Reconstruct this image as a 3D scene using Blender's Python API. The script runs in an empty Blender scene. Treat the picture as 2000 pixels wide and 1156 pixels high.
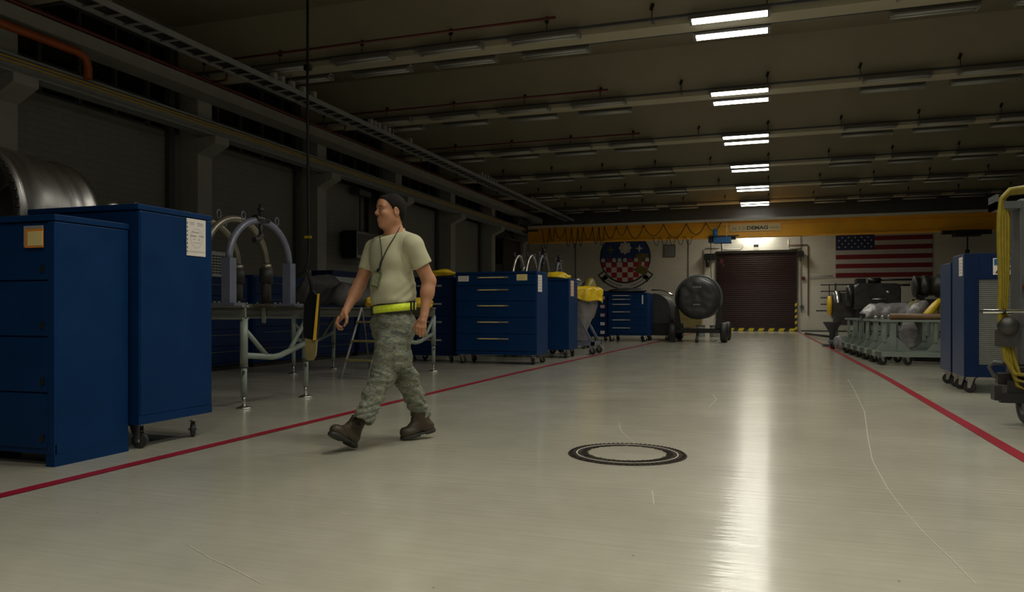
import bpy, bmesh, math, random
import numpy as np
from mathutils import Vector, Matrix, noise
random.seed(7)
PI = math.pi
SC = bpy.context.scene
COL = SC.collection

# ------------------------------------------------------------------ mesh builder
class MB:
    """Collects shapes into one mesh."""
    def __init__(s): s.v = []; s.f = []; s.sm = []
    def add(s, vs, fs, smooth=False):
        o = len(s.v); s.v += [tuple(v) for v in vs]
        s.f += [tuple(i + o for i in f) for f in fs]; s.sm += [smooth] * len(fs); return s
    def box(s, c, d, rz=0, ry=0, rx=0):
        m = Matrix.Rotation(rz, 3, 'Z') @ Matrix.Rotation(ry, 3, 'Y') @ Matrix.Rotation(rx, 3, 'X')
        vs = [Vector(c) + m @ Vector((x * d[0] / 2, y * d[1] / 2, z * d[2] / 2)) for x in (-1, 1) for y in (-1, 1) for z in (-1, 1)]
        return s.add(vs, [(0, 1, 3, 2), (4, 6, 7, 5), (0, 4, 5, 1), (2, 3, 7, 6), (0, 2, 6, 4), (1, 5, 7, 3)])
    def bb(s, x0, x1, y0, y1, z0, z1):
        return s.box(((x0 + x1) / 2, (y0 + y1) / 2, (z0 + z1) / 2), (abs(x1 - x0), abs(y1 - y0), abs(z1 - z0)))
    def cyl(s, a, b, r, r2=None, n=16, caps=True):
        return s.tube([a, b], [r, r if r2 is None else r2], n, caps)
    def tube(s, pts, r, n=10, caps=True):
        pts = [Vector(p) for p in pts]; N = len(pts)
        rs = r if isinstance(r, (list, tuple)) else [r] * N
        tan = []
        for i in range(N):
            t = (pts[min(i + 1, N - 1)] - pts[max(i - 1, 0)])
            tan.append(t.normalized() if t.length > 1e-9 else Vector((0, 0, 1)))
        up = Vector((0, 0, 1)) if abs(tan[0].z) < .9 else Vector((0, 1, 0))
        u = tan[0].cross(up).normalized(); vs = []
        for i in range(N):
            u = (u - tan[i] * u.dot(tan[i])).normalized(); w = tan[i].cross(u)
            for k in range(n):
                a = 2 * PI * k / n
                vs.append(pts[i] + (u * math.cos(a) + w * math.sin(a)) * rs[i])
        fs = [(i * n + k, i * n + (k + 1) % n, (i + 1) * n + (k + 1) % n, (i + 1) * n + k) for i in range(N - 1) for k in range(n)]
        s.add(vs, fs, True)
        if caps:
            o = len(s.v) - len(vs)
            s.f.append(tuple(o + k for k in reversed(range(n)))); s.sm.append(False)
            s.f.append(tuple(o + (N - 1) * n + k for k in range(n))); s.sm.append(False)
        return s
    def lathe(s, prof, c=(0, 0, 0), axis='Z', n=40, closed=False):
        """prof = [(radius, height)] turned about an axis through c"""
        R = {'Z': Matrix.Identity(3), 'X': Matrix.Rotation(PI / 2, 3, 'Y'), 'Y': Matrix.Rotation(-PI / 2, 3, 'X')}[axis] if isinstance(axis, str) else axis
        vs = []
        for (r, h) in prof:
            for k in range(n):
                a = 2 * PI * k / n
                vs.append(Vector(c) + R @ Vector((r * math.cos(a), r * math.sin(a), h)))
        P = len(prof); M = P if closed else P - 1
        fs = [(i * n + k, i * n + (k + 1) % n, ((i + 1) % P) * n + (k + 1) % n, ((i + 1) % P) * n + k) for i in range(M) for k in range(n)]
        return s.add(vs, fs, True)
    def ell(s, c, r, n=16, m=10, rot=None):
        vs = []; rot = rot or Matrix.Identity(3)
        for i in range(m + 1):
            t = PI * i / m
            for k in range(n):
                a = 2 * PI * k / n
                vs.append(Vector(c) + rot @ Vector((r[0] * math.sin(t) * math.cos(a), r[1] * math.sin(t) * math.sin(a), r[2] * math.cos(t))))
        fs = [(i * n + k, (i + 1) * n + k, (i + 1) * n + (k + 1) % n, i * n + (k + 1) % n) for i in range(m) for k in range(n)]
        return s.add(vs, fs, True)
    def prism(s, poly, o, ax, ay, az, t):
        """polygon [(x,y)] laid on axes ax, ay at o, thick t along az"""
        o, ax, ay, az = Vector(o), Vector(ax), Vector(ay), Vector(az); n = len(poly)
        vs = [o + ax * x + ay * y for x, y in poly] + [o + ax * x + ay * y + az * t for x, y in poly]
        fs = [tuple(reversed(range(n))), tuple(range(n, 2 * n))] + [(i, (i + 1) % n, (i + 1) % n + n, i + n) for i in range(n)]
        return s.add(vs, fs)
    def grid(s, fn, nu, nv, smooth=True):
        vs = [fn(i / nu, j / nv) for i in range(nu + 1) for j in range(nv + 1)]
        fs = [(i * (nv + 1) + j, (i + 1) * (nv + 1) + j, (i + 1) * (nv + 1) + j + 1, i * (nv + 1) + j + 1) for i in range(nu) for j in range(nv)]
        return s.add(vs, fs, smooth)

def mesh_of(name, mb, mat):
    me = bpy.data.meshes.new(name); me.from_pydata(mb.v, [], mb.f)
    me.polygons.foreach_set('use_smooth', mb.sm); me.materials.append(mat)
    bm = bmesh.new(); bm.from_mesh(me); bmesh.ops.recalc_face_normals(bm, faces=bm.faces); bm.to_mesh(me); bm.free()
    me.update(); return me

def part(name, mb, mat, parent=None, label=None, bevel=0, loc=None, rot=None, solid=0, stuff=False):
    o = bpy.data.objects.new(name, mesh_of(name, mb, mat)); COL.objects.link(o)
    if parent is not None: o.parent = parent
    if loc: o.location = loc
    if rot: o.rotation_euler = rot
    if label: o['label'] = label
    if stuff: o['kind'] = 'stuff'
    if bevel:
        m = o.modifiers.new('bevel', 'BEVEL'); m.width = bevel; m.segments = 2; m.limit_method = 'ANGLE'
    if solid:
        m = o.modifiers.new('solid', 'SOLIDIFY'); m.thickness = solid
    return o
def tag(o, label, cat, group=None, kind=None):
    o['label'] = label; o['category'] = cat
    if group: o['group'] = group
    if kind: o['kind'] = kind
    return o
def thing(name, label, cat, loc=(0, 0, 0), rz=0, group=None):
    o = bpy.data.objects.new(name, None); COL.objects.link(o); o.empty_display_size = .1
    o.location = loc; o.rotation_euler = (0, 0, rz); return tag(o, label, cat, group)
def struct(name, mb, mat, parent=None, bevel=0):
    o = part(name, mb, mat, parent, bevel=bevel)
    if parent is None: o['kind'] = 'structure'
    return o
def dup(root, loc=None, rz=None, label=None, group=None):
    r = root.copy(); COL.objects.link(r)
    if loc is not None: r.location = loc
    if rz is not None: r.rotation_euler = (0, 0, rz)
    if label: r['label'] = label
    if group: r['group'] = group
    for ch in list(root.children):
        c = ch.copy(); COL.objects.link(c); c.parent = r
        for g in list(ch.children):
            d = g.copy(); COL.objects.link(d); d.parent = c
    return r

# ------------------------------------------------------------------ materials
def mat(name, col, rough=.5, metal=0, var=.08, scale=6, bump=0, bscale=40, coat=0, spec=None, alpha=None, stretch=None):
    m = bpy.data.materials.new(name); m.use_nodes = True; nt = m.node_tree; N = nt.nodes; L = nt.links
    b = N['Principled BSDF']
    tc = N.new('ShaderNodeTexCoord'); mp = N.new('ShaderNodeMapping'); L.new(tc.outputs['Object'], mp.inputs['Vector'])
    if stretch: mp.inputs['Scale'].default_value = stretch
    n = N.new('ShaderNodeTexNoise'); n.inputs['Scale'].default_value = scale; n.inputs['Detail'].default_value = 5
    L.new(mp.outputs[0], n.inputs['Vector'])
    r = N.new('ShaderNodeValToRGB'); c = col
    r.color_ramp.elements[0].position = .3; r.color_ramp.elements[1].position = .7
    r.color_ramp.elements[0].color = tuple(max(0, x * (1 - var)) for x in c) + (1,)
    r.color_ramp.elements[1].color = tuple(min(1, x * (1 + var)) for x in c) + (1,)
    L.new(n.outputs['Fac'], r.inputs[0]); L.new(r.outputs[0], b.inputs['Base Color'])
    mr = N.new('ShaderNodeMapRange'); mr.inputs['To Min'].default_value = max(.02, rough * .85); mr.inputs['To Max'].default_value = min(1, rough * 1.15)
    L.new(n.outputs['Fac'], mr.inputs['Value']); L.new(mr.outputs[0], b.inputs['Roughness'])
    b.inputs['Metallic'].default_value = metal
    if coat: b.inputs['Coat Weight'].default_value = coat; b.inputs['Coat Roughness'].default_value = .1
    if spec is not None: b.inputs['Specular IOR Level'].default_value = spec
    if alpha is not None: b.inputs['Alpha'].default_value = alpha
    if bump:
        n2 = N.new('ShaderNodeTexNoise'); n2.inputs['Scale'].default_value = bscale; n2.inputs['Detail'].default_value = 4
        L.new(mp.outputs[0], n2.inputs['Vector'])
        bp = N.new('ShaderNodeBump'); bp.inputs['Strength'].default_value = bump; bp.inputs['Distance'].default_value = .02
        L.new(n2.outputs['Fac'], bp.inputs['Height']); L.new(bp.outputs[0], b.inputs['Normal'])
    return m
def emit(name, col, strength):
    m = bpy.data.materials.new(name); m.use_nodes = True; b = m.node_tree.nodes['Principled BSDF']
    b.inputs['Base Color'].default_value = (.8, .8, .8, 1); b.inputs['Emission Color'].default_value = (*col, 1)
    b.inputs['Emission Strength'].default_value = strength; return m

def floor_mat():
    m = bpy.data.materials.new('epoxy floor'); m.use_nodes = True; nt = m.node_tree; N = nt.nodes; L = nt.links
    b = N['Principled BSDF']; tc = N.new('ShaderNodeTexCoord')
    def nz(sc, det=5, st=None, rot=0, dist=0):
        mp = N.new('ShaderNodeMapping'); L.new(tc.outputs['Object'], mp.inputs['Vector'])
        if st: mp.inputs['Scale'].default_value = st
        mp.inputs['Rotation'].default_value = (0, 0, rot)
        n = N.new('ShaderNodeTexNoise'); n.inputs['Scale'].default_value = sc; n.inputs['Detail'].default_value = det; n.inputs['Distortion'].default_value = dist
        L.new(mp.outputs[0], n.inputs['Vector']); return n
    def ramp(n, a, b_, c0, c1):
        r = N.new('ShaderNodeValToRGB'); r.color_ramp.elements[0].position = a; r.color_ramp.elements[1].position = b_
        r.color_ramp.elements[0].color = (*c0, 1); r.color_ramp.elements[1].color = (*c1, 1); L.new(n.outputs[0], r.inputs[0]); return r
    def mix(fac, a, b_, mode='MIX', f=None):
        x = N.new('ShaderNodeMix'); x.data_type = 'RGBA'; x.blend_type = mode
        if fac is not None: L.new(fac, x.inputs[0])
        else: x.inputs[0].default_value = f
        L.new(a, x.inputs[6])
        if hasattr(b_, 'links'): L.new(b_, x.inputs[7])
        else: x.inputs[7].default_value = (*b_, 1)
        return x.outputs[2]
    base = ramp(nz(.9, 6), .3, .7, FLOOR_A, FLOOR_B).outputs[0]
    mot = ramp(nz(7, 8), .3, .74, (.93, .925, .915), (1.02, 1.02, 1.02)).outputs[0]
    c = mix(None, base, mot, 'MULTIPLY', 1)
    smear = ramp(nz(2.2, 6, (1, .12, 1), .5), .5, .72, (1, 1, 1), (.94, .93, .91)).outputs[0]
    # fine pale and dark scratches: thin iso-lines of stretched, distorted noise
    def lines(sc, st, rot, w, seed):
        n = nz(sc, 2, st, rot, 1.2); a = N.new('ShaderNodeMath'); a.operation = 'SUBTRACT'; a.inputs[1].default_value = seed; L.new(n.outputs[0], a.inputs[0])
        ab = N.new('ShaderNodeMath'); ab.operation = 'ABSOLUTE'; L.new(a.outputs[0], ab.inputs[0])
        r = N.new('ShaderNodeMapRange'); r.inputs['From Min'].default_value = 0; r.inputs['From Max'].default_value = w
        r.inputs['To Min'].default_value = 1; r.inputs['To Max'].default_value = 0; L.new(ab.outputs[0], r.inputs['Value'])
        gate = nz(1.7, 3); g = N.new('ShaderNodeMapRange'); g.inputs['From Min'].default_value = .55; g.inputs['From Max'].default_value = .66
        L.new(gate.outputs[0], g.inputs['Value'])
        mu = N.new('ShaderNodeMath'); mu.operation = 'MULTIPLY'; L.new(r.outputs[0], mu.inputs[0]); L.new(g.outputs[0], mu.inputs[1])
        m2 = N.new('ShaderNodeMath'); m2.operation = 'MULTIPLY'; m2.inputs[1].default_value = .5; L.new(mu.outputs[0], m2.inputs[0]); return m2.outputs[0]
    c = mix(lines(.9, (1, .25, 1), .7, .0010, .5), c, (.72, .69, .60))
    c = mix(lines(2.3, (.3, 1, 1), -.5, .0011, .53), c, (.40, .36, .29))
    c = mix(lines(3.0, (1, .2, 1), -.9, .0012, .47), c, (.42, .38, .31))
    vo = N.new('ShaderNodeTexVoronoi'); vo.inputs['Scale'].default_value = 3.1; L.new(tc.outputs['Object'], vo.inputs['Vector'])
    r = N.new('ShaderNodeMapRange'); r.inputs['From Min'].default_value = .012; r.inputs['From Max'].default_value = .02; r.inputs['To Min'].default_value = .85; r.inputs['To Max'].default_value = 0
    L.new(vo.outputs['Distance'], r.inputs['Value']); c = mix(r.outputs[0], c, (.04, .035, .03))
    L.new(c, b.inputs['Base Color'])
    rr = N.new('ShaderNodeMapRange'); rr.inputs['To Min'].default_value = FLOOR_R[0]; rr.inputs['To Max'].default_value = FLOOR_R[1]
    L.new(nz(1.3, 6, (1, .5, 1)).outputs[0], rr.inputs['Value']); L.new(rr.outputs[0], b.inputs['Roughness'])
    b.inputs['Coat Weight'].default_value = .9; cr_ = N.new('ShaderNodeMapRange'); cr_.inputs['From Min'].default_value = .3; cr_.inputs['From Max'].default_value = .7; cr_.inputs['To Min'].default_value = .09; cr_.inputs['To Max'].default_value = .17; L.new(nz(2.5, 6, (1, 2, 1)).outputs[0], cr_.inputs['Value']); L.new(cr_.outputs[0], b.inputs['Coat Roughness']); b.inputs['Specular IOR Level'].default_value = .35
    bn = nz(1, 3, (1.6, 24, 1)); bp = N.new('ShaderNodeBump'); bp.inputs['Strength'].default_value = 1; bp.inputs['Distance'].default_value = .0026
    L.new(bn.outputs[0], bp.inputs['Height']); L.new(bp.outputs[0], b.inputs['Coat Normal'])
    return m
def brick_mat(name, col, mort, axis='Y'):
    m = bpy.data.materials.new(name); m.use_nodes = True; nt = m.node_tree; N = nt.nodes; L = nt.links
    b = N['Principled BSDF']; tc = N.new('ShaderNodeTexCoord'); sp = N.new('ShaderNodeSeparateXYZ'); cb = N.new('ShaderNodeCombineXYZ')
    L.new(tc.outputs['Object'], sp.inputs[0]); L.new(sp.outputs[axis], cb.inputs['X']); L.new(sp.outputs['Z'], cb.inputs['Y'])
    bt = N.new('ShaderNodeTexBrick'); bt.inputs['Scale'].default_value = 1; bt.inputs['Brick Width'].default_value = .5; bt.inputs['Row Height'].default_value = .125
    bt.inputs['Mortar Size'].default_value = .008; bt.inputs['Color1'].default_value = (*col, 1); bt.inputs['Color2'].default_value = tuple(x * .95 for x in col) + (1,)
    bt.inputs['Mortar'].default_value = (*mort, 1); L.new(cb.outputs[0], bt.inputs['Vector'])
    n = N.new('ShaderNodeTexNoise'); n.inputs['Scale'].default_value = .8; n.inputs['Detail'].default_value = 6; L.new(tc.outputs['Object'], n.inputs['Vector'])
    r = N.new('ShaderNodeValToRGB'); r.color_ramp.elements[0].position = .3; r.color_ramp.elements[0].color = (.88, .87, .85, 1); r.color_ramp.elements[1].position = .7; r.color_ramp.elements[1].color = (1, 1, 1, 1)
    L.new(n.outputs[0], r.inputs[0]); x = N.new('ShaderNodeMix'); x.data_type = 'RGBA'; x.blend_type = 'MULTIPLY'; x.inputs[0].default_value = 1
    L.new(bt.outputs[0], x.inputs[6]); L.new(r.outputs[0], x.inputs[7]); L.new(x.outputs[2], b.inputs['Base Color'])
    bp = N.new('ShaderNodeBump'); bp.inputs['Strength'].default_value = .4; bp.inputs['Distance'].default_value = .01; bp.invert = True
    L.new(bt.outputs['Fac'], bp.inputs['Height']); L.new(bp.outputs[0], b.inputs['Normal']); b.inputs['Roughness'].default_value = .55
    return m
FLOOR_A = (.455, .43, .355); FLOOR_B = (.57, .54, .45); FLOOR_R = (.26, .34)
LAMP = 11; LAMP_W = 31; LAMP_SPREAD = 150
M = dict(
    floor=floor_mat(),
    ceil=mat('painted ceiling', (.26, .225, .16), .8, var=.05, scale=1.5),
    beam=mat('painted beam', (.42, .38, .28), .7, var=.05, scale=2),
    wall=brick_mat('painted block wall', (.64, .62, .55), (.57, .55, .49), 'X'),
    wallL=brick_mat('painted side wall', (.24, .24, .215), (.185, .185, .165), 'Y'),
    conc=mat('painted concrete', (.33, .33, .30), .6, scale=3, bump=.1),
    red=mat('red floor paint', (.28, .010, .024), .35, var=.12, scale=9),
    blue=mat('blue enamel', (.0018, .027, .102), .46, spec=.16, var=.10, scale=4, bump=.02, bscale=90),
    bluedk=mat('dark and shaded blue enamel', (.002, .013, .055), .5, spec=.2, var=.10, scale=4),  # darker copy of the blue, puts shade into the cabinets set back
    blueg=mat('grey blue enamel', (.032, .054, .125), .4, var=.15, scale=5),
    black=mat('black rubber', (.015, .015, .016), .6, var=.2),
    blackm=mat('black metal', (.02, .02, .022), .4, metal=.3, var=.2),
    steel=mat('brushed steel', (.55, .54, .52), .32, metal=1, var=.1, scale=12),
    chrome=mat('chrome', (.8, .8, .8), .12, metal=1, var=.05),
    duct=mat('heat stained steel', (.26, .25, .25), .36, metal=1, var=.30, scale=3, stretch=(1, 5, 1)),
    dark=mat('dark engine metal', (.06, .058, .055), .45, metal=.6, var=.3),
    grey=mat('grey paint', (.28, .29, .29), .5, var=.1),
    greyd=mat('dark grey paint', (.07, .073, .077), .5, var=.12),
    green=mat('grey green stand paint', (.20, .235, .21), .4, var=.1),
    greend=mat('grey green rail paint', (.17, .175, .155), .5, var=.1),
    arch=mat('grey violet hoop paint', (.15, .16, .22), .35, metal=.2, var=.08),
    archb=mat('bare metal hoop', (.26, .235, .19), .35, metal=.7, var=.12),
    yellow=mat('yellow plastic sheet', (.75, .50, .015), .4, var=.12, scale=10, bump=.6, bscale=14),
    ypaint=mat('yellow paint', (.70, .42, .02), .45, var=.08),
    crane=mat('crane yellow paint', (.85, .40, .006), .4, var=.08, scale=2),
    craned=mat('crane sign plate', (.68, .50, .22), .5, var=.03),
    hose=mat('yellow hose', (.22, .165, .012), .45, var=.15, scale=20),
    plastic=mat('clear wrapping sheet', (.22, .205, .22), .30, var=.2, scale=9, bump=1, bscale=16),
    tarp=mat('dark tarpaulin', (.035, .034, .035), .6, var=.2, scale=5, bump=.5, bscale=10),
    tarpb=mat('black vinyl cover', (.028, .028, .030), .55, var=.2, scale=5, bump=.25, bscale=7),
    brown=mat('brown padded bar', (.16, .085, .04), .5, var=.2),
    khaki=mat('olive canvas', (.20, .16, .055), .7, var=.2),
    paper=mat('paper', (.72, .66, .62), .6, var=.04),
    paperp=mat('pink paper', (.62, .40, .34), .6, var=.06),
    papery=mat('yellow paper', (.75, .62, .28), .6, var=.05),
    orange=mat('orange sticker', (.75, .25, .03), .5, var=.05),
    ink=mat('ink', (.12, .11, .12), .6, var=.05),
    inkb=mat('black lettering', (.02, .02, .02), .5, var=.05),
    scr=mat('pale floor scratch', (.60, .57, .48), .5, var=.2, scale=40),
    inkl=mat('faint grey print', (.36, .34, .34), .6, var=.05),
    white=mat('white paint', (.72, .72, .70), .5, var=.04),
    shutter=mat('grey roller shutter', (.11, .115, .107), .5, var=.04),
    door=mat('maroon steel door', (.018, .005, .006), .36, var=.15, scale=3, spec=.28),
    flagr=mat('flag red', (.17, .006, .014), .7, var=.06), flagw=mat('flag white', (.42, .40, .375), .7, var=.05), flagb=mat('flag blue', (.012, .018, .07), .7, var=.06),
    embb=mat('emblem blue', (.015, .05, .17), .5, var=.05), embr=mat('emblem red', (.38, .012, .03), .5, var=.05),
    embw=mat('emblem white', (.58, .56, .53), .5, var=.04), embo=mat('emblem olive', (.16, .12, .02), .5, var=.2, scale=9),
    glass=mat('dark window glass', (.004, .005, .006), .12, var=.05),
    redpipe=mat('red pipe', (.10, .010, .010), .4, var=.1), orangep=mat('orange pipe', (.36, .075, .012), .45, var=.08),
    tubeoff=mat('unlit tube', (.42, .42, .41), .3, var=.03), fixt=mat('light housing', (.22, .21, .20), .5, var=.05),
    tubeon=emit('lit fluorescent tube', (.98, .97, .86), LAMP),
    iron=mat('cast iron', (.030, .022, .018), .75, spec=.2, var=.6, scale=30, bump=1, bscale=60),
    ringp=mat('worn ring paint', (.46, .43, .36), .5, var=.3, scale=30),
    bluebox=mat('hoist blue', (.02, .12, .32), .4, var=.1),
    amber=mat('amber tape', (.66, .50, .02), .4, var=.05),
    screen=mat('dark screen', (.01, .01, .012), .2, var=.05),
    cream=mat('cream steel', (.55, .52, .46), .4, var=.05),
)
# ------------------------------------------------------------------ the hall
XL, XR, YF, YB, ZC = -12.0, 10.6, 38.7, -8.0, 7.0
BEAMS = [13.55 + 4.55 * k for k in range(-4, 6)]        # cross beams, also the wall pillar rhythm
fl_ = struct('floor', MB().bb(XL, XR, YB, YF, -.1, 0), M['floor'])
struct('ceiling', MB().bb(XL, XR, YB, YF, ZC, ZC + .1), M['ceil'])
struct('wall_back', MB().bb(XL, XR, YF, YF + .2, 0, ZC), M['wall'])
struct('wall_front', MB().bb(XL, XR, YB - .2, YB, 0, ZC), M['conc'])
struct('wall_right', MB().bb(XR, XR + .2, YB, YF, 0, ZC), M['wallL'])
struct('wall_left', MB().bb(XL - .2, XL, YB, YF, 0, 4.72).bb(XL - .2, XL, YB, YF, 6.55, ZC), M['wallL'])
# painted lines: strips that lie on the floor
def strip(name, pts, w, label, m=M['red'], z=.003):
    mb = MB(); vs = []; n = len(pts)
    for i, p in enumerate(pts):
        a = Vector(pts[max(i - 1, 0)]); b = Vector(pts[min(i + 1, n - 1)]); t = (b - a).normalized(); q = Vector((-t.y, t.x))
        p = Vector(p); vs += [(p.x + q.x * w / 2, p.y + q.y * w / 2, z), (p.x - q.x * w / 2, p.y - q.y * w / 2, z)]
    mb.add(vs, [(2 * i, 2 * i + 1, 2 * i + 3, 2 * i + 2) for i in range(n - 1)])
    return part(name, mb, m, fl_, label)
strip('painted_line', [(-3.76, YB), (-3.76, 2), (-3.73, 6), (-3.70, 11.1), (-3.55, 17), (-3.36, 22.7), (-3.2, 30), (-3.1, YF - .3)], .095, 'red line along the left side of the aisle')
strip('painted_line', [(1.60, YB), (1.58, 2), (1.56, 6), (1.58, 12), (1.52, 18), (1.44, 25), (1.34, 32), (1.26, YF - .1)], .095, 'red line along the right side of the aisle')
strip('painted_mark', [(2.05, 6.05), (2.6, 6.05)], .08, 'dark blue tape mark right of the red line', M['bluedk'])
# scratches in the floor coating
for pts, w_, lb_ in (([(1.04, 11.73), (0.97, 10.08), (0.85, 7.92), (0.7, 6.32), (0.62, 5.35), (0.6, 4.53), (0.61, 4.04), (0.63, 3.63), (0.66, 3.33), (0.68, 3.05)], .003, 'long pale scratch wandering down the right part of the floor'), ([(-2.24, 2.54), (-2.04, 2.43), (-1.9, 2.37), (-1.68, 2.26)], .003, 'pale scratch at the bottom left of the floor'), ([(-1.22, 6.52), (-1.13, 6.1), (-1.01, 5.75), (-0.89, 5.48)], .0035, 'short curved scratch above the manhole ring'), ([(-0.59, 4.1), (-0.54, 3.81)], .0035, 'short pale scratch below the manhole ring'), ([(-1.92, 3.17), (-1.81, 3.15)], .004, 'tiny pale scratch in front of the person'), ([(-0.57, 7.85), (-0.54, 8.56), (-0.62, 9.07)], .004, 'small hooked scratch in the middle of the floor')):
    strip('scratch_mark', pts, w_, lb_, M['scr'], .0022)
# manhole ring let into the floor
mh = thing('manhole_cover', 'round cast iron manhole ring set into the pale floor of the aisle', 'manhole', (-.90, 5.09, 0))
mb = MB().lathe([(.252, .001), (.258, .007), (.385, .007), (.392, .001)], n=96)
for k in range(72):
    a = 2 * PI * k / 72
    mb.box((.372 * math.cos(a), .372 * math.sin(a), .008), (.018, .012, .005), rz=a)
for k in range(56):
    a = 2 * PI * k / 56
    mb.box((.285 * math.cos(a), .285 * math.sin(a), .008), (.034, .011, .005), rz=a + .5)
part('iron_ring', mb, M['iron'], mh)
part('worn_band', MB().lathe([(.328, .0076), (.329, .0085), (.336, .0085), (.337, .0076)], n=96), M['ringp'], mh, 'worn pale band on the ring')
vs = [((.256 + .006 * math.sin(k * 2.3) + .005 * math.sin(k * 5.1)) * math.cos(2 * PI * k / 90), (.256 + .006 * math.sin(k * 2.3) + .005 * math.sin(k * 5.1)) * math.sin(2 * PI * k / 90)) for k in range(90)]
part('lid', MB().prism(vs, (0, 0, .001), (1, 0, 0), (0, 1, 0), (0, 0, 1), .008), M['floor'], mh, 'lid painted in the floor colour')

# cross beams
for i, y in enumerate(BEAMS):
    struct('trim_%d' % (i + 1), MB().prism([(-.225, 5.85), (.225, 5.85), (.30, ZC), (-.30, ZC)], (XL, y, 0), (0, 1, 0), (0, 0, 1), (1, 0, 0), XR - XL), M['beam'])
TN = [len(BEAMS) + 1]
def trim(mb, m, bevel=0):
    o = struct('trim_%d' % TN[0], mb, m, bevel=bevel); TN[0] += 1; return o
# pillars with corbels on the left wall
for y in BEAMS:
    mb = MB().bb(XL, -11.5, y - .22, y + .22, 0, ZC)
    mb.prism([(-11.5, 4.28), (-11.05, 4.5), (-11.05, 4.66), (-11.5, 4.66)], (0, y - .22, 0), (1, 0, 0), (0, 0, 1), (0, 1, 0), .44)
    trim(mb, M['conc'], .01)
    trim(MB().bb(XL, -11.88, y - .62, y - .46, 0, 6.5), M['greyd'])
# clerestory glazing
WN = 1
for i in range(len(BEAMS) - 1):
    y0, y1 = BEAMS[i] + .22, BEAMS[i + 1] - .22
    fr = MB(); pn = MB().bb(XL - .12, XL - .10, y0, y1, 4.74, 6.54)
    for k in range(6):
        yy = y0 + (y1 - y0) * k / 5; fr.bb(XL - .14, XL - .02, yy - .035, yy + .035, 4.72, 6.55)
    for z in (4.75, 5.3, 5.9, 6.5): fr.bb(XL - .14, XL - .04, y0, y1, z - .03, z + .03)
    w = part('window_%d' % WN, fr, M['greyd']); w['kind'] = 'structure'; part('pane', pn, M['glass'], w); WN += 1
# eaves ledge, runway beam, conductor strip
trim(MB().bb(-11.5, -11.0, YB, YF, 5.44, 5.66), M['conc'])
rb = thing('crane_runway_beam', 'long grey steel runway beam carried on the corbels of the left wall', 'beam', (-11.25, 15, 4.66))
part('girder', MB().bb(-.15, .15, YB - 15, YF - 15.05, 0, .03).bb(-.02, .02, YB - 15, YF - 15.05, .03, .25).bb(-.15, .15, YB - 15, YF - 15.05, .25, .28), M['grey'], rb)
part('crane_rail', MB().bb(-.03, .03, YB - 15, YF - 15.05, .28, .33), M['steel'], rb)
part('conductor_strip', MB().bb(.16, .19, YB - 15, YF - 15.05, .19, .205), M['ypaint'], rb, 'yellow conductor strip')
part('conductor_strip', MB().bb(.16, .19, YB - 15, YF - 15.05, .13, .145), M['ypaint'], rb, 'lower yellow conductor strip')
rb2 = thing('crane_runway_beam', 'long grey steel runway beam carried along the right wall', 'beam', (10.0, 15, 4.66))
part('girder', MB().bb(-.15, .15, YB - 15, YF - 15.05, 0, .03).bb(-.02, .02, YB - 15, YF - 15.05, .03, .25).bb(-.15, .15, YB - 15, YF - 15.05, .25, .28), M['grey'], rb2)
part('crane_rail', MB().bb(-.03, .03, YB - 15, YF - 15.05, .28, .33), M['steel'], rb2)
trim(MB().bb(XL, XR, 37.7, YF, 5.15, ZC), M['greyd'])  # dark soffit added to darken the bright wall top above the crane
for y in BEAMS: trim(MB().bb(9.8, XR, y - .22, y + .22, 0, 4.66), M['conc'])
# cable tray under the beams
ct = thing('cable_tray', 'long ladder-type cable tray slung under the beams beside the left wall', 'cable tray', (-9.55, 15, 5.48))
mb = MB().bb(-.22, -.19, YB - 15, 23.3, 0, .10).bb(.19, .22, YB - 15, 23.3, 0, .10)
for k in range(120): mb.bb(-.19, .19, YB - 15 + .2 + k * .387, YB - 15 + .26 + k * .387, .01, .03)
part('ladder', mb, M['grey'], ct)
mb = MB()
for k, x in enumerate((-.12, -.06, .0, .07, .13)): mb.tube([(x + .02 * math.sin(j * 1.3 + k), YB - 15 + j * 1.5, .05 + .004 * k) for j in range(32)], .018, 6)
part('cables', mb, M['black'], ct)
for b in BEAMS: part('hanger', MB().cyl((-.2, b - 15, .1), (-.2, b - 15, .37), .008, n=6), M['steel'], ct); part('hanger', MB().cyl((.2, b - 15, .1), (.2, b - 15, .37), .008, n=6), M['steel'], ct)
for y in (8.2, 13.0, 13.25, 13.6, 14.0, 14.4, 16.9, 17.1, 17.3, 17.6, 17.85, 19.1, 24.6, 24.9, 25.2, 25.5, 25.8, 26.1, 30.5, 30.9, 31.3):
    part('junction_box', MB().bb(.14, .24, y - 15 - .05, y - 15 + .05, .10, .22), M['conc'], ct)
# pipes on the left
pp = MB().tube([(-10.7, YB + .1, 5.58), (-10.7, YF - .1, 5.58)], .035, 10)
tag(part('sprinkler_pipe', pp, M['redpipe']), 'long red pipe running above the left wall ledge', 'pipe')
for k, yb in enumerate((13.55, 18.1, 22.65)):
    o = part('sprinkler_branch', MB().tube([(-10.7, yb - .75, 5.58), (-10.35, yb - .75, 5.60), (-10.3, yb - .75, 5.9), (-10.2, yb - .75, 6.0), (-3.5, yb - .75, 6.02)], .025, 8), M['redpipe'])
    tag(o, 'thin red pipe branching under the ceiling in front of the %s beam in view' % ('nearest', 'second nearest', 'third nearest')[k], 'pipe')
tag(part('orange_pipe', MB().tube([(-11.0, 4, 5.30), (-11.0, 9.9, 5.30), (-11.0, 10.05, 5.25), (-11.0, 10.1, 5.1), (-11.0, 10.1, 4.9)], .07, 12), M['orangep']), 'thick orange pipe on the upper left wall, bending down at its end', 'pipe')
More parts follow.
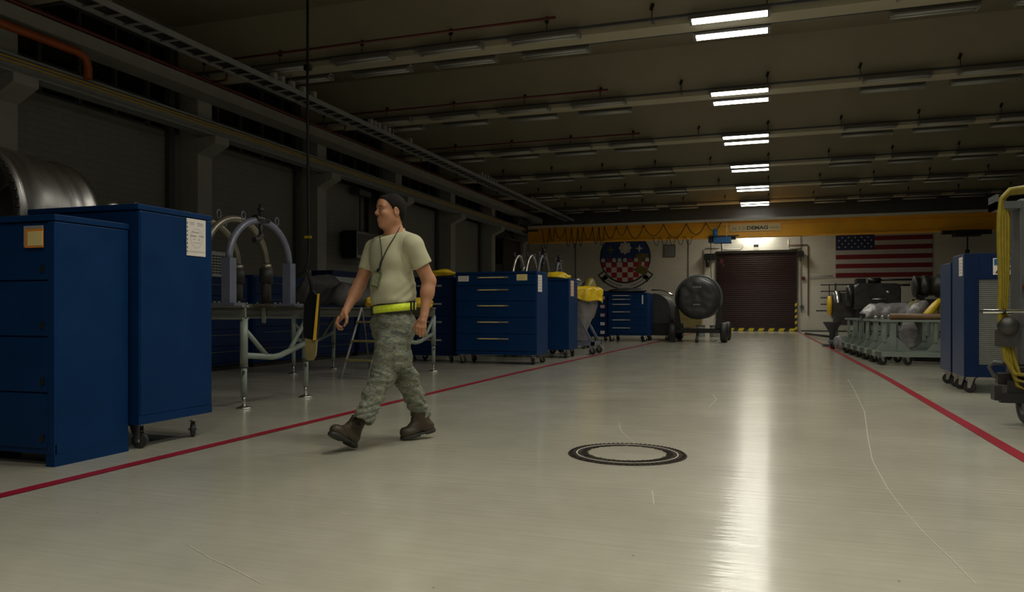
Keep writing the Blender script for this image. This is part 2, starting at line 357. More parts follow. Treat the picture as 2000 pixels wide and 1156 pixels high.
# hanging power cable
cb = thing('power_cable', 'long black power cable hanging from the ceiling beside the left workstand', 'cable', (-7.1, 10.75, 0))
part('cord', MB().tube([(0, 0, 6.9), (.0, 0, 4), (.02, 0, 2.4), (.03, 0, 1.95), (.02, -.03, 1.72), (-.04, -.06, 1.58), (-.14, -.1, 1.50), (-.25, -.12, 1.45), (-.3, -.13, 1.40)], .022, 8), M['black'], cb)
part('tag', MB().box((.02, -.02, 2.15), (.13, .02, .04)), M['amber'], cb, 'yellow tag round the cable')
part('socket', MB().box((0, 0, 4.9), (.10, .08, .09)), M['blackm'], cb)

# ---------------- lighting trunking and battens
ORD = ['nearest', 'second nearest', 'third nearest', 'fourth nearest', 'fifth nearest', 'farthest']
def make_batten(lit):
    t = thing('batten_light', 'x', 'ceiling light')
    part('housing', MB().prism([(-.13, -.035), (-.12, -.035), (-.05, .025), (.05, .025), (.12, -.035), (.13, -.035), (.06, .06), (-.06, .06)], (-.65, 0, .035), (0, 1, 0), (0, 0, 1), (1, 0, 0), 1.3), M['fixt'], t)
    for s in (-1, 1):
        part('tube', MB().cyl((-.60, s * .062, -.008), (.60, s * .062, -.008), .024, n=10), M['tubeon'] if lit else M['tubeoff'], t)
        part('end_cap', MB().bb(s * .60, s * .645, -.12, .12, -.03, .030), M['fixt'], t)
    if lit:
        ld_ = bpy.data.lights.new('tube_light', 'AREA'); ld_.shape = 'RECTANGLE'; ld_.size = 1.2; ld_.size_y = .20; ld_.energy = LAMP_W; ld_.spread = math.radians(LAMP_SPREAD); ld_.color = (.97, .95, .80)
        lo = bpy.data.objects.new('tube_light', ld_); COL.objects.link(lo); lo.parent = t; lo.location = (0, 0, -.036)
    return t
proto_on, proto_off = make_batten(True), make_batten(False)
used = {True: False, False: False}
def batten(x, y, z, lit, label, group):
    if not used[lit]:
        o = proto_on if lit else proto_off; used[lit] = True; o.location = (x, y, z); o['label'] = label; o['group'] = group
    else: o = dup(proto_on if lit else proto_off, (x, y, z), None, label, group)
    o.name = 'batten_light'
    return o
LX = [-3.80, -5.63, -7.46, -9.29, -10.9]; RX = [2.52, 4.3, 6.1, 7.9, 9.6]
CN = ['first', 'second', 'third', 'fourth', 'fifth']
for i, y in enumerate(BEAMS):
    vis = i - 4
    for side, dy in (('near', -.40), ('far', .40)):
        where = ('the %s beam' % ORD[vis]) if vis >= 0 else ('the %s beam behind the nearest' % ('first', 'second', 'third', 'fourth')[-vis - 1])
        batten(-.63, y + dy, 5.80, True, 'lit twin-tube ceiling light on the %s side of %s' % (side, where), 'lit lights over the aisle')
        if vis in (-1, -2, -3): batten(RX[0], y + dy, 5.80, True, 'added light right of the aisle row, %s side of %s' % (side, where), 'added lights out of view')  # extra lit column out of view, added to brighten the near floor
        tr = thing('lighting_trunking', 'thin trunking rail carrying lights along the %s side of %s' % (side, where), 'trunking', (0, y + dy, 5.895), group='lighting rails under the beams')
        part('rail', MB().bb(-11.6, 10.3, -.025, .025, 0, .045), M['greyd'], tr)
        for k in range(12):
            x = -11.2 + k * 1.86; part('bracket', MB().bb(x - .02, x + .02, min(0, -dy + .23 * (1 if dy > 0 else -1)), max(0, -dy + .23 * (1 if dy > 0 else -1)), .0, .02), M['greyd'], tr)
        if side == 'near' and vis >= 0:
            for k in range(12):
                x = -11.2 + k * 1.86
                part('hanger', MB().cyl((x, .0, .04), (x, .02, .22), .008, n=6).box((x, .035, .25), (.055, .05, .11), ry=.3), M['blackm'], tr)
        if vis >= 0:
            for n_, x in enumerate(LX[:4]):
                batten(x, y + dy, 5.80, False, 'unlit ceiling light, %s left of the lit ones, %s side of %s' % (CN[n_], side, where), 'unlit ceiling lights')
            for n_, x in enumerate(RX):
                if vis == 0 and n_ > 1: continue
                batten(x, y + dy, 5.80, False, 'unlit ceiling light, %s right of the lit ones, %s side of %s' % (CN[n_], side, where), 'unlit ceiling lights')
wl = batten(-.62, YF - .16, 4.95, True, 'lit wall light above the roller door, behind the yellow crane girder', None)
for ch in wl.children:
    if ch.type == 'LIGHT': ch.data = ch.data.copy(); ch.data.energy = 60

# ---------------- back wall: door, stripes, emblem, flag
YW = YF
dr = part('door_1', MB().grid(lambda u, v: (-2.42 + 3.6 * u, YW - .10 - .012 * abs(math.sin(v * 3.8 / .1 * PI)) , .02 + 3.75 * v), 1, 300, True), M['door']); dr['kind'] = 'structure'
part('guide_rail', MB().bb(-2.46, -2.40, YW - .13, YW, 0, 3.85), M['blackm'], dr)
part('guide_rail', MB().bb(1.17, 1.23, YW - .13, YW, 0, 3.85), M['blackm'], dr)
part('hood', MB().bb(-2.48, 1.25, YW - .22, YW, 3.74, 3.86), M['blackm'], dr)
part('bracket', MB().prism([(0, 0), (.32, 0), (.32, .25), (.1, .3)], (1.2, YW - .5, 3.5), (1, 0, 0), (0, 0, 1), (0, 1, 0), .4), M['blackm'], dr)
part('drive_motor', MB().bb(-3.0, -2.5, YW - .4, YW - .05, 3.45, 3.75).cyl((-2.85, YW - .3, 3.1), (-2.85, YW - .3, 3.5), .09), M['blackm'], dr)
part('bottom_bar', MB().bb(-2.42, 1.16, YW - .17, YW - .11, .01, .15), M['inkb'], dr)
mb = MB()
for k in range(8): mb.prism([(0, 0), (.24, 0), (.32, .13), (.08, .13)], (-2.38 + k * .46, YW - .172, .015), (1, 0, 0), (0, 0, 1), (0, -1, 0), .004)
part('hazard_stripes', mb, M['amber'], dr, 'yellow stripes along the foot of the door')
part('jamb_plate', MB().bb(1.13, 1.23, YW - .18, YW - .162, .0, 1.45), M['inkb'], dr)
mb = MB()
for k in range(5): mb.prism([(0, 0), (.10, .06), (.10, .19), (0, .13)], (1.13, YW - .18, .05 + k * .28), (1, 0, 0), (0, 0, 1), (0, -1, 0), .004)
part('hazard_stripes', mb, M['amber'], dr, 'yellow stripes up the right jamb')
# panel joints and pipes on the back wall
for k, (x, zt) in enumerate(((-9.5, 4.6), (-3.8, 5), (-11.3, 5))):
    tag(part('wall_conduit', MB().cyl((x, YW - .03, 0), (x, YW - .03, zt), .018, n=8), M['greyd']), 'thin dark conduit up the back wall ' + ('left of the round emblem', 'between the vent and the roller door', 'in the far left corner')[k], 'conduit')
def pipe(pts, r, m, label): return tag(part('wall_pipe', MB().tube(pts, r, 8), m), label, 'pipe')
yw = YW - .06
pipe([(-3.05, yw, 1.5), (-3.05, yw, 3.95), (-2.95, yw, 4.05), (-2.3, yw, 4.05)], .025, M['grey'], 'grey pipe bending over left of the roller door top')
pipe([(-2.2, yw, 4.3), (-2.15, yw, 3.98), (-1.9, yw, 3.95), (-1.35, yw, 3.95), (-1.2, yw, 4.1), (-1.2, yw, 4.4)], .025, M['cream'], 'cream pipe loop above the left end of the roller door')
pipe([(.85, yw, 4.35), (.85, yw, 3.98), (.95, yw, 3.92), (1.4, yw, 3.92)], .03, M['cream'], 'cream pipe elbow above the right end of the roller door')
pipe([(.8, yw, 4.08), (1.68, yw, 4.08), (1.72, yw, 4.0), (1.72, yw, .75)], .022, M['redpipe'], 'thin dark red pipe dropping right of the roller door')
pipe([(1.40, yw, 4.6), (1.40, yw, 2.4), (1.42, yw, .9)], .016, M['greyd'], 'thin dark conduit close beside the roller door frame')
pipe([(1.75, yw, 2.55), (2.8, yw, 2.60)], .02, M['grey'], 'short grey pipe running level toward the flag')
for k, (x, z) in enumerate(((1.5, 2.5), (1.44, 1.15))):
    tag(part('wall_switch', MB().bb(x - .07, x + .07, YW - .1, YW, z - .08, z + .08), M['redpipe'] if k == 0 else M['greyd']), ('red switch box right of the roller door', 'small dark control box low beside the roller door')[k], 'switch')
vt = thing('wall_vent', 'square grey louvred vent on the back wall between emblem and door', 'vent', (-4.72, YW, 3.95))
part('frame', MB().bb(-.29, .29, -.05, 0, -.30, .30), M['greyd'], vt)
mb = MB()
for k in range(9): mb.box((0, -.055, -.24 + k * .06), (.5, .03, .035), rx=.5)
part('slats', mb, M['grey'], vt)
tag(part('wall_floodlight', MB().bb(-.72, -.50, YW - .25, YW - .05, 4.03, 4.14), M['greyd']), 'small dark lamp box on the wall above the roller door', 'lamp')
tag(part('baseboard_rail', MB().bb(1.4, 10.3, YW - .03, YW, .0, .06), M['greyd']), 'dark skirting strip along the foot of the back wall', 'skirting')

def clip(poly, R=1.0, n=72):
    """polygon cut to the disc of radius R"""
    out = poly
    for k in range(n):
        a = 2 * PI * (k + .5) / n; nx, ny, d = math.cos(a), math.sin(a), R * math.cos(PI / n)
        res = []
        for i in range(len(out)):
            p, q = out[i], out[(i + 1) % len(out)]; dp = p[0] * nx + p[1] * ny - d; dq = q[0] * nx + q[1] * ny - d
            if dp <= 0: res.append(p)
            if dp * dq < 0: t = dp / (dp - dq); res.append((p[0] + (q[0] - p[0]) * t, p[1] + (q[1] - p[1]) * t))
        out = res
        if not out: return []
    return out
em = thing('squadron_emblem', 'big round painted emblem with blue sky and red-white checkerboard on the back wall', 'emblem', (-6.93, YW, 3.68))
ER = 1.29
def flat(name, polys, m, lay, label=None):
    mb = MB()
    for p in polys:
        if len(p) > 2: mb.prism([(x * ER, y * ER) for x, y in p], (0, -.010 - .004 * lay, 0), (1, 0, 0), (0, 0, 1), (0, -1, 0), .004)
    return part(name, mb, m, em, label)
disc = lambda r, n=72, cx=0, cy=0: [(cx + r * math.cos(2 * PI * k / n), cy + r * math.sin(2 * PI * k / n)) for k in range(n)]
def arcband(r0, r1, a0, a1, n=20):
    A = [math.radians(a0 + (a1 - a0) * k / n) for k in range(n + 1)]
    return [[(r0 * math.cos(A[k]), r0 * math.sin(A[k])), (r1 * math.cos(A[k]), r1 * math.sin(A[k])), (r1 * math.cos(A[k + 1]), r1 * math.sin(A[k + 1])), (r0 * math.cos(A[k + 1]), r0 * math.sin(A[k + 1]))] for k in range(n)]
flat('scroll_outline', [[(x, y) for x, y in q] for q in arcband(1.0, 1.27, 216, 324)] + [[(-1.10, -.68), (-.80, -.46), (-.60, -.80), (-.84, -.99)], [(.84, -.99), (.60, -.80), (.80, -.46), (1.10, -.68)]], M['inkb'], 0)
flat('scroll', arcband(1.02, 1.22, 220, 320) + [[(-1.03, -.69), (-.79, -.52), (-.64, -.78), (-.83, -.91)], [(.83, -.91), (.64, -.78), (.79, -.52), (1.03, -.69)]], M['embw'], 1, 'white scroll under the disc')
wm = []
for k in range(34):
    a = 232 + k * 2.3
    if 262 < a < 279: continue
    for q in arcband(1.09, 1.09 + (.05 if k % 3 else .07), a, a + 1.3, 1): wm.append(q)
flat('scroll_lettering', wm, M['ink'], 2, 'small worn lettering on the scroll')
flat('rim', [disc(1.0)], M['inkb'], 2)
flat('sky', [disc(.955)], M['embb'], 3, 'blue upper field')
xs = [-1.2 + 0.0] ; cw = .2165; x0 = -.763
red, wht = [], []
for r in range(5):
    zt = -.18 - r * .203; zb = zt - .203
    for c_ in range(-1, 9):
        p = clip([(x0 + (c_) * cw, zb), (x0 + (c_ + 1) * cw, zb), (x0 + (c_ + 1) * cw, zt), (x0 + c_ * cw, zt)], .955)
        (wht if (r + c_) % 2 == 0 else red).append(p)
for c_ in range(-1, 8):          # rounded battlement tops
    cx = x0 + (c_ + .5) * cw + .12 * (0 if c_ % 2 else .0)
    if c_ % 1 == 0:
        dome = [(cx - .075, -.20), (cx + .075, -.20), (cx + .075, -.09)] + [(cx + .075 * math.cos(t), -.09 + .07 * math.sin(t)) for t in (.5, 1.0, 1.57, 2.1, 2.6)] + [(cx - .075, -.09)]
        p = clip(dome, .955)
        (red if c_ in (0, 4, 6) else wht).append(p)
flat('white_squares', wht, M['embw'], 4, 'white squares of the checkerboard'); flat('red_squares', red, M['embr'], 4, 'red squares of the checkerboard')
def star(cx, cy, R, r, n, rot=PI / 2): return [(cx + (R if k % 2 == 0 else r) * math.cos(rot + PI * k / n), cy + (R if k % 2 == 0 else r) * math.sin(rot + PI * k / n)) for k in range(2 * n)]
flat('star', [star(-.57, .31, .20, .05, 4)], M['khaki'], 4, 'olive four-pointed star')
flat('star', [star(.56, .34, .16, .055, 4)], M['embw'], 4, 'white four-pointed star')
flat('rosette', [star(0, .37, .26, .20, 8)], M['embw'], 4, 'white eight-lobed rosette'); flat('rosette_ring', arcband(.14, .155, 0, 360, 30) and [[(x, y + .37) for x, y in q] for q in arcband(.14, .155, 0, 360, 30)], M['ink'], 5)
flat('winged_figure', [[(.40, .10), (.62, .14), (.92, .12), (.88, -.02), (.74, -.06), (.66, -.18), (.62, -.32), (.74, -.38), (.86, -.42), (.90, -.56), (.80, -.72), (.62, -.66), (.48, -.60), (.36, -.54), (.30, -.46), (.44, -.40), (.52, -.36), (.52, -.22), (.50, -.08), (.44, .0)]], M['embo'], 6, 'olive winged figure')

# flag
fg = thing('wall_flag', 'large stars and stripes flag hung flat on the back wall right of the door', 'flag', (2.92, YW, 2.52))
FW, FH = 4.02, 2.73; sh = FH / 13
for k in range(13):
    x0_ = 0 if k < 6 else FW * .41
    part('stripe', MB().bb(x0_, FW, -.035, -.02, k * sh, (k + 1) * sh), M['flagr'] if k % 2 == 0 else M['flagw'], fg)
part('canton', MB().bb(0, FW * .41, -.036, -.02, 6 * sh, FH), M['flagb'], fg, 'dark blue corner field')
mb = MB()
for r in range(9):
    n = 6 if r % 2 == 0 else 5
    for c_ in range(n):
        cx = FW * .41 * ((2 * c_ + 1) / 12 if n == 6 else (2 * c_ + 2) / 12); cz = 6 * sh + 7 * sh * (r + 1) / 10
        mb.prism([(cx + (.055 if k % 2 == 0 else .022) * math.cos(PI / 2 + PI * k / 5), cz + (.055 if k % 2 == 0 else .022) * math.sin(PI / 2 + PI * k / 5)) for k in range(10)], (0, -.036, 0), (1, 0, 0), (0, 0, 1), (0, -1, 0), .004)
part('stars', mb, M['flagw'], fg)

# ---------------- overhead crane
def text_mesh(s, size, extr=.003, bold=0, sx=1):
    cu = bpy.data.curves.new('lettering', 'FONT'); cu.body = s; cu.size = size; cu.extrude = extr; cu.offset = bold; cu.resolution_u = 3
    o = bpy.data.objects.new('lettering', cu); me = bpy.data.meshes.new_from_object(o)
    bpy.data.objects.remove(o)
    for v in me.vertices: v.co.x *= sx
    return me
def lettering(name, s, size, m, parent, loc, rot=(PI / 2, 0, 0), bold=0, width=None, label=None):
    me = text_mesh(s, size, .003, bold)
    if width:
        xs_ = [v.co.x for v in me.vertices]; k = width / (max(xs_) - min(xs_))
        for v in me.vertices: v.co.x *= k
    me.materials.clear(); me.materials.append(m)
    o = bpy.data.objects.new(name, me); COL.objects.link(o); o.parent = parent; o.location = loc; o.rotation_euler = rot
    if label: o['label'] = label
    return o
cr = thing('overhead_crane', 'yellow overhead crane girder spanning the hall in front of the back wall', 'crane', (0, 35.3, 4.2))
part('girder', MB().bb(-10.95, 9.7, -.2, .2, .05, .66).bb(-10.95, 9.7, -.27, .27, 0, .05).bb(-10.95, 9.7, -.27, .27, .66, .72), M['crane'], cr)
part('stiffener', MB().bb(-10.95, 9.7, -.235, -.2, .53, .545), M['crane'], cr)
part('cable_channel', MB().bb(-10.9, 9.65, -.42, -.28, .70, .80), M['cream'], cr, 'pale channel along the top of the girder')
for x in (-11.25, 10.0):
    e = part('end_truck', MB().bb(x - .14, x + .14, -1.1, 1.1, .86, 1.14), M['greyd'], cr)
    for yy in (-.8, .8): part('wheel', MB().cyl((x - .05, yy, .88), (x + .05, yy, .88), .10, n=20), M['steel'], e)
    part('bracket', MB().bb(min(x, x * .93), max(x, x * .93), -.25, .25, .55, .86), M['greyd'], cr)
sp_ = part('sign_plate', MB().bb(-1.64, .46, -.245, -.24, .24, .56), M['craned'], cr, 'pale sign plate on the girder')
lettering('lettering', '2x 3,2t', .20, M['ink'], sp_, (-1.58, -.247, .32), width=.60)
lettering('lettering', 'DEMAG', .21, M['inkb'], sp_, (-.95, -.247, .32), bold=.008, width=.88, label='bold black maker lettering')
lettering('lettering', 'CRANES', .13, M['ink'], sp_, (-.03, -.247, .335), width=.40, label='faint small lettering')
# festoon cable loops
mb = MB(); x = -10.2; pts = []; ws = [.35, .28, .5, .3, .3, .25, .45, .3, .25, .55, .5, .75, .9, 1.0, .85, .65]
for i, w in enumerate(ws):
    dp = [.95, .6, .5, .9, .95, .9, .6, .8, .9, .55, .45, .60, .5, .62, .5, .35][i]
    for j in range(9):
        t = j / 8; pts.append((x + w * t, -.38, .66 - dp * (1 - (2 * t - 1) ** 2)))
    x += w
part('festoon_cable', MB().tube(pts, .016, 6), M['black'], cr, 'black cable hanging in loops')
mb = MB(); xx = -5.0
for k in range(5):
    mb.tube([(xx + .3 * j / 8, -.30, .1 - .38 * (1 - (2 * j / 8 - 1) ** 2)) for j in range(9)], .012, 6); xx += .36
part('festoon_cable', mb, M['black'], cr, 'short lower cable loops')
ho = thing('chain_hoist', 'blue chain hoist trolley under the crane girder left of the maker sign', 'hoist', (-2.0, 34.95, 4.2))
part('body', MB().bb(-.34, .42, -.28, .25, -.26, .02), M['bluebox'], ho, bevel=.02)
part('trolley', MB().bb(-.55, -.34, -.2, .2, -.22, .02).bb(.42, .6, -.15, .15, -.1, .02).bb(-.5, .75, -.30, -.27, .0, .06), M['blackm'], ho)
part('motor', MB().cyl((-.25, -.32, .02), (-.25, -.32, .25), .1, n=16).ell((-.25, -.32, .28), (.11, .1, .09)), M['bluebox'], ho)
part('chain', MB().cyl((0, -.05, -.95), (0, -.05, -.26), .018, n=6), M['blackm'], ho)
part('hook_block', MB().box((0, -.05, -1.05), (.12, .12, .2)).tube([(0, -.05, -1.15), (0, -.05, -1.22), (.05, -.05, -1.28), (.1, -.05, -1.22), (.07, -.05, -1.16)], .02, 8), M['redpipe'], ho)
part('pendant_cable', MB().tube([(-.45, 0, 0), (-.47, .05, -1.2), (-.42, .08, -2.2), (-.45, .05, -2.9)], .014, 6), M['black'], ho)
part('whip', MB().cyl((.22, -.30, .0), (.24, -.30, .62), .016, n=6), M['white'], ho)
ho2 = thing('chain_hoist', 'dark hoist trolley hanging under the crane at the right, beyond the flag', 'hoist', (7.6, 34.95, 4.2))
part('body', MB().bb(-.6, .35, -.28, .25, -.26, .0), M['blackm'], ho2, bevel=.02)
part('trolley', MB().bb(-1.0, -.6, -.1, .1, -.15, 0).bb(.35, .75, -.1, .1, -.18, 0), M['blackm'], ho2)
part('chain', MB().cyl((-.1, -.05, -.8), (-.1, -.05, -.26), .03, n=6), M['blackm'], ho2)
part('hook_block', MB().box((-.1, -.05, -.85), (.14, .1, .14)), M['blackm'], ho2)
# ------------------------------------------------------------------ cabinets
def caster(parent, x, y, zt, r=.055, rz=0, label=None, big=False):
    mb = MB().box((0, 0, zt - .008), (.10, .09, .012))
    for s in (-1, 1): mb.prism([(-.035, zt - .01), (.035, zt - .01), (.02 + .02, r - .012), (.02 - .012 + .0, r - .014)], (0, s * .030 - .002, 0), (1, 0, 0), (0, 0, 1), (0, 1, 0), .004)
    mb.cyl((.025, -.036, r), (.025, .036, r), .009, n=8).box((.05, 0, r * 2 + .012), (.05, .04, .006), ry=-.3)
    c = part('caster', mb, M['steel'], parent, label, loc=(x, y, 0), rot=(0, 0, rz))
    part('wheel', MB().lathe([(.0, -.020), (r * .55, -.020), (r * .8, -.014), (r * .97, -.016), (r, -.008), (r, .008), (r * .97, .016), (r * .8, .014), (r * .55, .020), (0, .020)], (.025, 0, r), 'Y', 24), M['black'], c)
    return c
def paper(parent, c, w, h, face, m=None, label=None, lines=6, seed=1, name='paper_label'):
    """sheet on a vertical face; face = 'Y' (looks to -Y) or 'X' (looks to +X) or 'W' (looks to -X)"""
    ax, nz_ = {'Y': ((1, 0, 0), (0, -1, 0)), 'X': ((0, 1, 0), (1, 0, 0)), 'W': ((0, 1, 0), (-1, 0, 0))}[face]
    p = part(name, MB().prism([(-w / 2, -h / 2), (w / 2, -h / 2), (w / 2, h / 2), (-w / 2, h / 2)], c, ax, (0, 0, 1), nz_, .002), m or M['paper'], parent, label)
    rn = random.Random(seed); mb = MB()
    for k in range(lines):
        z = h / 2 - h * (k + 1) / (lines + 1); l = w * rn.uniform(.4, .8)
        mb.prism([(-w * .4, z - h * .012), (-w * .4 + l, z - h * .012), (-w * .4 + l, z + h * .012), (-w * .4, z + h * .012)], Vector(c) + Vector(nz_) * .002, ax, (0, 0, 1), nz_, .0006)
    if lines: part('print', mb, M['ink'], p)
    return p
def cabinet(label, loc, W, Dp, z0, H, drawers=None, handle=None, group=None, casters=True, m='blue', doors=0, panel=None, hx=None, side_strip=False, cat='cabinet', name='tool_cabinet'):
    """origin = front right bottom corner on the floor; body runs to -X (W) and +Y (Dp); front looks to -Y"""
    t = thing(name, label, cat, loc, group=group)
    mb = MB().bb(-W, 0, .012, Dp, z0, H - .045)
    part('body', mb, M[m], t, bevel=.006)
    part('top', MB().bb(-W - .004, .004, -.002, Dp + .004, H - .04, H), M[m], t, bevel=.006)
    part('plinth', MB().bb(-W + .0, 0.001, .006, Dp, z0, z0 + .06), M[m], t)
    if drawers:
        hs = sum(drawers); z = H - .055; ZT = z; ZB = z0 + .07; k = (ZT - ZB) / hs
        for i, d in enumerate(drawers):
            h = d * k
            dd = part('drawer', MB().bb(-W + .02, -.02, -.008, .02, z - h + .004, z - .004), M[m], t, bevel=.003)
            if handle:
                hc = (hx if hx is not None else -W / 2); zc = z - h / 2 + handle[3] * h
                part('handle', MB().prism([(0, 0), (-.02, .004), (-.024, .03), (0, .036)], (hc - handle[0] / 2, -.008, zc), (0, 1, 0), (0, 0, 1), (1, 0, 0), handle[0]), M[handle[1]], dd)
                rn = random.Random(i)
                part('label_strip', MB().bb(hc - handle[0] * .42, hc + handle[0] * rn.uniform(.1, .4), -.0345, -.032, zc + .010, zc + .024), M[handle[2]], dd)
            z -= h
    if casters:
        for x in (-W + .10, -.10):
            for y in (.09, Dp - .09): caster(t, x, y, z0, .055 if z0 < .18 else .065, rz=random.uniform(-1, 1))
    return t

# A: low cabinet at the left edge, standing on skids
A = cabinet('dark blue steel cabinet with drop doors, standing on the floor at the left edge', (-4.13, 3.55, 0), 1.05, .57, .075, 1.545, casters=False)
for i in range(4):
    z1 = 1.48 - i * .345
    d = part('drop_door', MB().bb(-1.02, -.055, -.006, .014, z1 - .335, z1), M['blue'], A, bevel=.004)
    part('latch', MB().bb(-.10, -.075, -.016, -.005, z1 - .29, z1 - .25), M['blackm'], d)
part('skid', MB().bb(-1.05, -.98, .0, .57, 0, .075), M['blue'], A); part('skid', MB().bb(-.07, 0, .0, .57, 0, .075), M['blue'], A)
part('corner_post', MB().bb(-.05, 0.001, -.004, .014, .07, 1.5), M['blue'], A)
hd = part('tag_holder', MB().bb(-.225, -.075, -.022, -.012, 1.345, 1.475), M['grey'], A)
part('tag_sleeve', MB().bb(-.21, -.062, -.026, -.022, 1.34, 1.455), M['orange'], hd, 'orange edged card in the holder')
part('card', MB().bb(-.185, -.066, -.029, -.026, 1.352, 1.440), M['papery'], hd)
# B: tall cabinet on casters
B = cabinet('tall blue steel cabinet on casters, next to the low cabinet at left', (-4.07, 4.14, 0), 1.0, .73, .175, 1.685)
part('side_panel', MB().bb(.0, .004, .02, .71, .24, 1.62), M['blue'], B)
ps = paper(B, (.0075, .55, 1.50), .20, .275, 'X', label='white sheet in a clear sleeve', lines=0, name='paper_sheet')
mb = MB()
for k in range(8): mb.bb(.0095, .0102, .452, .462, 1.385 + k * .03, 1.40 + k * .03)
part('punched_edge', mb, M['ink'], ps)
rn = random.Random(4); mb = MB()
for (y0, y1, z, h) in ((.48, .53, 1.605, .005), (.48, .53, 1.594, .004), (.56, .62, 1.603, .007), (.565, .625, 1.590, .006), (.475, .64, 1.392, .005), (.50, .58, 1.535, .008), (.485, .55, 1.505, .010), (.58, .63, 1.508, .010), (.52, .54, 1.483, .007), (.57, .59, 1.483, .007), (.52, .60, 1.460, .004)):
    mb.bb(.0095, .0102, y0, y1, z, z + h)
for k in range(32):
    a = 2 * PI * k / 32; mb.box((.0098, .555 + .062 * math.cos(a), 1.495 + .062 * math.sin(a) * 1.15), (.0006, .0135, .0022), rx=a + PI / 2)
part('print', mb, M['inkl'], ps)

# C: wide drawer cabinet
H5 = (.34, 'steel', 'papery', .12)
C_ = cabinet('wide blue cabinet with five drawers and label-strip handles, right of the walking person', (-3.90, 13.0, 0), 1.55, .72, .17, 1.665, drawers=[.72, 1.05, 1.1, 1.1, 1.15], handle=(.60, 'steel', 'papery', .15), hx=-.82)
paper(C_, (-1.39, -.0085, 1.545), .21, .10, 'Y', lines=2, seed=2); paper(C_, (-.27, -.0085, 1.555), .20, .11, 'Y', M['papery'], lines=3, seed=3, label='yellow printed card')
paper(C_, (.002, .20, 1.45), .25, .30, 'X', lines=5, seed=5)
# D: narrower blue cabinet behind
D_ = cabinet('plain dark blue cabinet on casters directly behind the five-drawer cabinet', (-3.84, 15.05, 0), 1.5, .75, .17, 1.615)
paper(D_, (.002, .28, 1.42), .26, .32, 'X', M['paperp'], lines=4, seed=8)
def blob(name, c, r, m, label=None, cat=None, parent=None, seed=0, amp=.18, floor=None, n=40, rep=4.0, group=None, shear=0):
    """crumpled lump: a sphere pushed about by noise, flattened where it lies"""
    mb = MB().ell((0, 0, 0), (1, 1, 1), n, n // 2)
    vs = []
    for v in mb.v:
        p = Vector(v); d = 1 + amp * noise.noise(p * 1.3 + Vector((seed, 3, 1))) * 2 + amp * .6 * noise.noise(p * rep + Vector((seed * 3, 1, 7))) + amp * .35 * abs(noise.noise(p * rep * 2.3 + Vector((seed, 9, 2))))
        q = Vector((p.x * r[0] * d, p.y * r[1] * d, p.z * r[2] * d)) + Vector(c)
        q.x += shear * (q.z - c[2])
        if floor is not None and q.z < floor: q.z = floor
        vs.append(tuple(q))
    mb.v = vs
    o = part(name, mb, m, parent, label if parent else None)
    if cat: tag(o, label, cat, group)
    return o
blob('yellow_sheet', (-4.22, 15.35, 1.655), (.34, .25, .10), M['yellow'], 'crumpled yellow sheet lying on top of the plain blue cabinet', 'plastic sheet', seed=3, floor=1.617)
# cabinet left of C, shadow put into its dark colour
C0 = cabinet('blue cabinet coloured dark for shadow at the left side of the five-drawer cabinet', (-5.56, 13.2, 0), 1.0, .7, .12, 1.60, m='bluedk', drawers=[1, 1, 1, 1], handle=(.5, 'grey', 'ink', .1))
blob('yellow_sheet', (-5.95, 13.4, 1.66), (.34, .2, .08), M['yellow'], 'folded yellow sheet on the shaded cabinet behind the left arm of the person', 'plastic sheet', seed=9, floor=1.602)

# E: dolly with wrapped engine part
E_ = thing('engine_dolly', 'grey wheeled A-frame dolly carrying a part wrapped in clear plastic', 'dolly', (-4.15, 16.85, 0))
mb = MB().bb(-.52, .52, -.40, -.33, .20, .28).bb(-.52, .52, .33, .40, .20, .28).bb(-.52, -.45, -.4, .4, .20, .28).bb(.45, .52, -.4, .4, .20, .28)
part('base_frame', mb, M['arch'], E_)
for s in (-.36, .36):
    for x0_, x1_ in ((.48, .05), (-.48, -.05)): part('brace', MB().box(((x0_ + x1_) / 2, s, .62), (.05, .04, .82), ry=-math.atan2(x0_ - x1_, .74)), M['arch'], E_)
part('saddle', MB().bb(-.12, .12, -.40, .40, .96, 1.02), M['arch'], E_)
for x in (-.45, .45):
    for y in (-.35, .35): caster(E_, x, y, .20, .075)
W_ = part('wrapped_part', MB().grid(lambda u, v: (lambda a, z, rr: ((-.02 + rr * math.cos(a)), rr * .95 * math.sin(a), z))(2 * PI * u, .30 + 1.05 * v, (.12 + .36 * min(1, v * 1.35) ** .8) * (1 + .05 * math.sin(9 * 2 * PI * u + 6 * v) + .05 * noise.noise(Vector((math.cos(2 * PI * u) * 2, math.sin(2 * PI * u) * 2, v * 5))))), 64, 24), M['plastic'])
W_.location = (-4.12, 16.85, 0); tag(W_, 'tapered engine part wrapped in clear plastic sheet, standing on the wheeled dolly', 'wrapped part')
def ycf(u, v):
    a = 2 * PI * u; ca, sa = math.cos(a), math.sin(a); dr_ = .10 + .19 * (1 + ca) / 2 + .03 * math.sin(a * 5)
    if v < .55: r = .56 * (v / .55) ** .8; z = 1.485 - .05 * (v / .55) ** 4 + .03 * noise.noise(Vector((ca * r * 9, sa * r * 9, 2)))
    else: q = (v - .55) / .45; r = .565 + .025 * math.sin(a * 13 + q * 2) + .02 * q; z = 1.43 - dr_ * q
    k = 1 + .05 * noise.noise(Vector((ca * 3, sa * 3, v * 4)))
    return (r * k * ca, r * k * sa, z)
yc = MB().grid(ycf, 90, 24)
o = part('yellow_cover', yc, M['yellow'], None, solid=.004); o.location = (-4.12, 16.85, .02); tag(o, 'crumpled bright yellow cover tied over the wrapped engine part', 'cover')

